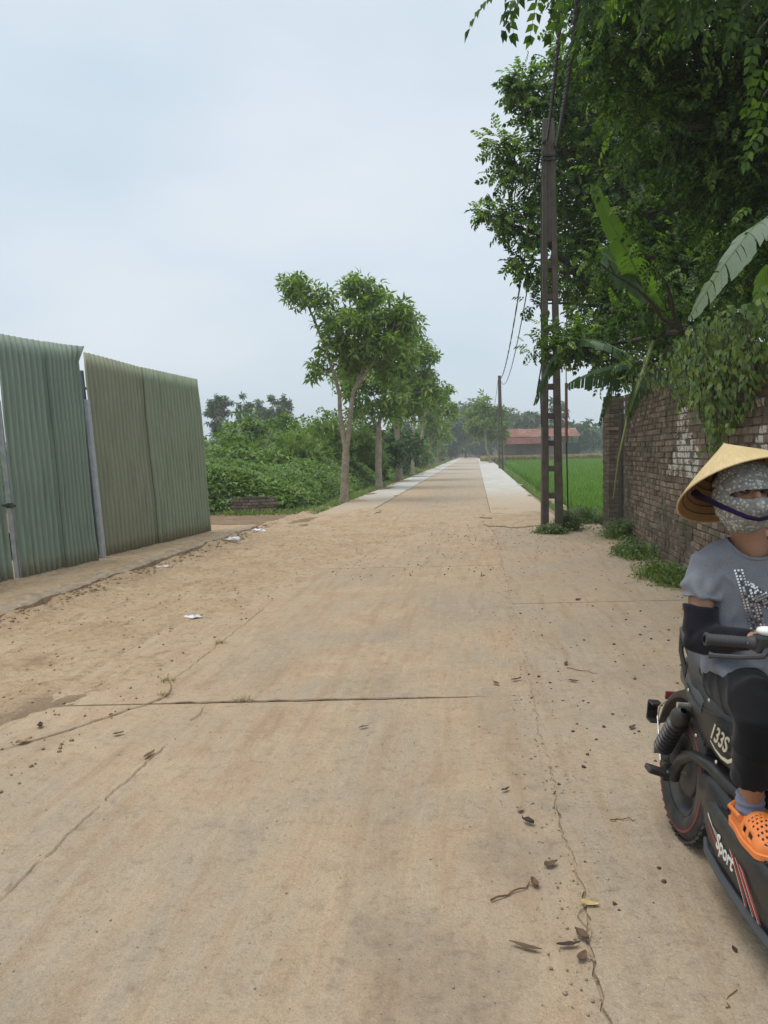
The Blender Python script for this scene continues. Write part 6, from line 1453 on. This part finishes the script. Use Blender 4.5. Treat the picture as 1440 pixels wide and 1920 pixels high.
# ------------------------------------------------------------------ litter on the ground
DL = [simple('dry_leaf_brown', (0.13, 0.075, 0.04), 0.8, 0.35, 40), simple('dry_leaf_dark', (0.045, 0.03, 0.022), 0.8, 0.3, 40), simple('dry_leaf_tan', (0.30, 0.20, 0.11), 0.8, 0.25, 40), simple('dry_leaf_yellow', (0.52, 0.38, 0.15), 0.7, 0.2, 40)]
def leaf_mesh(L, w, curl, cup, seed):
    q = random.Random(seed); V = []; F = []; n = 8
    for i in range(n + 1):
        f = i / n; ww = w / 2 * (1 + 0.3 * mnoise.noise(Vector((f * 4, seed, 9)))) * (sin(pi * f ** 0.8) ** 0.8 if 0 < f < 1 else 0.03); x = L * (f - 0.5); z = curl * L * 0.10 * (2 * f - 1) ** 2 + 0.004 * mnoise.noise(Vector((f * 3, seed, 0))) + 0.003
        for s_ in (-1, -0.5, 0, 0.5, 1): V.append((x, ww * s_ * (1 - 0.25 * cup), z + cup * w * (s_ * s_ * 0.35 + 0.25 * s_ * mnoise.noise(Vector((f * 2.5, seed, 5)))) + q.uniform(-.001, .001) + 0.002))
    for i in range(n):
        for j in range(4): a = i * 5 + j; F.append((a, a + 1, a + 6, a + 5))
    me = mesh_py('leaf', V, F, True); bm = bmesh.new(); bm.from_mesh(me); bmesh.ops.solidify(bm, geom=bm.faces[:], thickness=0.0008); bm.to_mesh(me); bm.free(); return me
def gp(px, py, z=0.006):
    d = P(px, py, 1.0) - Vector((0, 0, CAM_H)); t = (z - CAM_H) / d.z; return Vector((0, 0, CAM_H)) + d * t
LV = [(948, 1482, .055, .018, .6, .5, 1, 0.2, 'small black curled leaf on the road, farthest of the near ones'), (976, 1519, .05, .028, .2, .2, 2, 0.4, 'flat tan leaf on the road just before the dark folded leaf'),
      (990, 1543, .06, .035, .7, .9, 1, 1.0, 'dark folded leaf standing up on the road'), (1033, 1622, .06, .035, .4, .4, 0, 0.1, 'crumpled brown leaf pair near the slab joint'), (1002, 1658, .055, .032, .5, .6, 0, 0.7, 'brown leaf at the end of the long twig'),
      (1106, 1696, .065, .03, .3, .2, 3, -0.3, 'yellow leaf on the apron right of the slab joint'), (1091, 1757, .06, .035, .9, .7, 0, 0.9, 'upright crumpled leaf on the slab joint'), (1066, 1774, .075, .022, .6, .5, 1, -0.1, 'long dark curled leaf left of the slab joint'),
      (985, 1777, .10, .02, .4, .3, 0, 1.2, 'thin grey shredded leaf lying along the road'), (1092, 1796, .05, .03, .5, .4, 0, 0.3, 'small brown scrap of leaf below the upright crumpled one'), (1186, 1365, .06, .03, .5, .5, 0, 0.2, 'brown leaf on the apron left of the scooter wheel'),
      (1377, 1782, .03, .015, .3, .3, 1, 0.6, 'tiny dark leaf by the lower edge of the scooter'), (1061, 1245, .07, .03, .5, .5, 0, 0.4, 'brown leaf in the middle of the apron'), (1075, 1278, .065, .03, .5, .5, 0, -0.4, 'dark leaf on the apron just below the middle one'), (1084, 1125, .09, .04, .5, .5, 0, 0.2, 'reddish leaf on the apron in front of the wall weeds'),
      (968, 1275, .08, .025, .5, .5, 1, 0.1, 'long brown leaf lying on the slab joint'), (930, 1282, .06, .03, .5, .5, 0, 0.9, 'curled leaf on the road left of the slab joint'), (682, 1364, .06, .02, .3, .3, 0, 0.1, 'thin brown leaf in the centre of the road'), (45, 1392, .09, .05, .5, .5, 2, 0.3, 'rusty tan leaf in the damp dirt at lower left'),
      (75, 1362, .07, .04, .7, .6, 1, 0.8, 'black leaf in the damp dirt at lower left'), (222, 1377, .06, .03, .5, .4, 0, 0.2, 'small brown leaf just below the road crack'), (280, 1416, .10, .03, .3, .3, 0, 0.5, 'flat brown leaf scrap between the two road cracks')]
for i, (px, py, L, w, cu, cp, mi, rz, lb) in enumerate(LV):
    o = link('dry_leaf', leaf_mesh(L, w, cu, cp, i), DL[mi], None, gp(px, py, 0.006)); o.rotation_euler = (0, 0, rz * 2 + 0.3); tag(o, lb, 'leaf', 'dry leaves on the road')
def twig(a, b, r, lb):
    a, b = gp(*a, 0.008), gp(*b, 0.008); g = G(); pts = [a.lerp(b, i / 6) + Vector((0, 0, 0.004 * sin(i * 2.1))) + Vector((random.gauss(0, .006), random.gauss(0, .006), 0)) for i in range(7)]
    g.tube(pts, [r * (1 - 0.08 * i) for i in range(7)], 5); tag(link('twig', g.mesh('twig', True), DL[0]), lb, 'twig', 'twigs on the concrete')
twig((922, 1686), (998, 1655), 0.004, 'long thin dry twig pointing to a brown leaf'); twig((1355, 1893), (1385, 1845), 0.002, 'thin bent twig on the apron in the lower right corner'); twig((1063, 1252), (1122, 1262), 0.003, 'straight dark twig on the apron below the middle leaf'); twig((1145, 1535), (1192, 1536), 0.0025, 'short pale twig left of the scooter wheel')
# plastic scraps
M_plas = simple('white_plastic', (0.72, 0.74, 0.76), 0.35, 0.08, 30)
for i, (px, py, sz, lb) in enumerate([(484, 998, .16, 'crumpled white plastic bag at the end of the kerb'), (437, 1014, .12, 'small white plastic scrap on the kerb'), (302, 1066, .10, 'white paper scrap in the dirt below the kerb'), (362, 1160, .09, 'flat white scrap alone in the dirt verge')]):
    g = G().ell((0, 0, 0.02), (sz, sz * .6, .045 if i < 2 else .012), 18, 12); me = g.mesh('plastic', True)
    for v in me.vertices: v.co += Vector([0.35 * sz * mnoise.noise(v.co * 22 + Vector((k_ * 9, i, 0))) for k_ in range(2)] + [0.03 * mnoise.noise(v.co * 26 + Vector((3, 3, i)))])
    o = link('plastic_scrap', me, M_plas, None, gp(px, py, 0.004 if i > 1 else 0.06 if i == 1 else 0.02)); tag(o, lb, 'plastic scrap', 'litter by the kerb')
# grit, clods and leaf crumbs: far too many to count
def ico(): 
    bm = bmesh.new(); bmesh.ops.create_icosphere(bm, subdivisions=1, radius=1); V = np.array([v.co[:] for v in bm.verts]); F = np.array([[v.index for v in f.verts] for f in bm.faces]); bm.free()
    V = V * (1 + 0.22 * np.sin(V[:, [1]] * 7 + V[:, [0]] * 5)); V[:, 2] *= 0.65; return V, F
IC = ico()
def scatter(name, label, cat_, fn, n, lo, hi, mat, pw=3.0, zoff=0.0):
    L_ = []; 
    while len(L_) < n:
        t, y = fn()
        if y < 1.3: continue
        z = 0.002
        if t < -1.2 and 1.9 < y < 21.9: z = max(z, dirt_z(t, y))
        if t < -4.5: z = pad_z(t, y)
        L_.append((t + SL * y, y, z))
    L_ = np.array(L_); sz = lo + (hi - lo) * rng.random(n) ** pw; a = rng.uniform(0, 2 * pi, n)
    V, F = place(IC, L_ + np.stack([0 * sz, 0 * sz, sz * 0.25], -1), np.stack([np.cos(a), np.sin(a), rng.normal(size=n) * .2], -1), np.array([0, 0, 1.0]) + rng.normal(size=(n, 3)) * .2, sz)
    tag(link(name, mesh_np(name, V, F), mat), label, cat_, kind='stuff')
U = random.uniform
M_clod = dirt_mat('dirt_clod', (0.44, 0.315, 0.20), (0.37, 0.26, 0.165), (0.25, 0.17, 0.11))
M_peb = simple('pebble', (0.33, 0.27, 0.20), 0.9, 0.4, 3, obj=False); M_crumb = simple('leaf_crumb', (0.075, 0.05, 0.032), 0.9, 0.4, 3, obj=False)
def f_verge():
    y = 3.0 + 15 * random.random() ** 1.2; return U(-4.4, -2.1 + 0.9 * (y > 9)), y
def f_kerb():
    return random.gauss(-4.28, 0.07), U(2.5, 15.8)
def f_joint():
    y = 1.4 + 12 * random.random() ** 1.3; return T_R + random.gauss(0.02, 0.07 + 0.012 * y), y
def f_apron(): return U(0.3, 2.4), 1.3 + 13.5 * random.random() ** 0.8
def f_road(): return U(-2.6, 2.3), 1.3 + 14 * random.random() ** 1.2
def f_mid(): return random.gauss(0.2, 0.9), U(9, 15.5)
scatter('dirt_clods', 'loose clods of dry dirt over the left verge', 'clods', f_verge, 4800, 0.0015, 0.013, M_clod, 6.0)
scatter('kerb_rubble', 'crumbled dirt and rubble along the foot of the kerb', 'rubble', f_kerb, 1800, 0.003, 0.026, M_clod, 4.0)
scatter('joint_grit', 'grit and pebbles along the broken slab joint', 'grit', f_joint, 2600, 0.0012, 0.0075, M_peb, 4.0)
scatter('road_grit', 'fine grit strewn over road and apron', 'grit', f_road, 5200, 0.0010, 0.0045, M_peb, 4.0)
scatter('leaf_crumbs', 'dark crumbs of dead leaves on the apron', 'leaf crumbs', f_apron, 1300, 0.002, 0.013, M_crumb, 3.0)
scatter('dirt_crumbs', 'brown crumbs of dirt where the pavement begins', 'dirt crumbs', f_mid, 700, 0.0025, 0.014, M_crumb, 3.0)
# tiny grass in the crack
for px, py, lb in ((312, 1276, 'tiny grass tuft where the road crack forks'), (308, 1303, 'tiny grass tuft in the bend of the road crack'), (415, 1206, 'tiny grass tuft at the edge of the dirt'), (452, 1314, 'tiny grass blades in the middle of the slab joint')):
    p = gp(px, py, 0.0); n = 10; a = rng.uniform(0, 2 * pi, n)
    V, F = place(blades(5, 0.05, 0.004, 1.3, 3), np.array(p) + rng.normal(size=(n, 3)) * [0.02, 0.02, 0], np.stack([np.cos(a), np.sin(a), 0 * a], -1), np.tile([0, 0, 1.0], (n, 1)), rng.uniform(0.5, 1.1, n))
    tag(link('grass_tuft', mesh_np('grass_tuft', V, F), LF_dry), lb, 'grass tuft', 'grass in the road cracks')

# ------------------------------------------------------------------ scooter small parts
for sg in (-1, 1): sp('brake_cable', G().tube([(0.81, 0.18 * sg, 0.935), (0.88, 0.16 * sg, 0.95), (0.95, 0.08 * sg, 0.90), (1.0, 0.04 * sg, 0.78), (1.05, 0.03 * sg, 0.6)], 0.0035, 6), M_tail)
for x, y, z in ((0.09, -0.104, 0.60), (0.30, -0.1145, 0.63), (0.40, -0.1135, 0.455), (0.20, -0.1055, 0.47)): sp('bolt', G().ell((x, y, z), (0.007, 0.004, 0.007), 8, 6), M_chrome, body)
sp('panel_seam', G().tube([(0.06, -0.1005, 0.62), (0.12, -0.105, 0.595), (0.2, -0.109, 0.58), (0.3, -0.1145, 0.59), (0.42, -0.1145, 0.612), (0.53, -0.100, 0.615)], 0.0022, 5), M_tail, body)
sp('side_stand', G().tube([(0.50, 0.10, 0.17), (0.46, 0.17, 0.10), (0.42, 0.22, 0.02)], [0.012, 0.011, 0.014], 8), M_bp)
sp('rear_reflector', G().box((-0.335, 0.0, 0.45), (0.012, 0.06, 0.035)), M_redl, mg, False, 0.003)
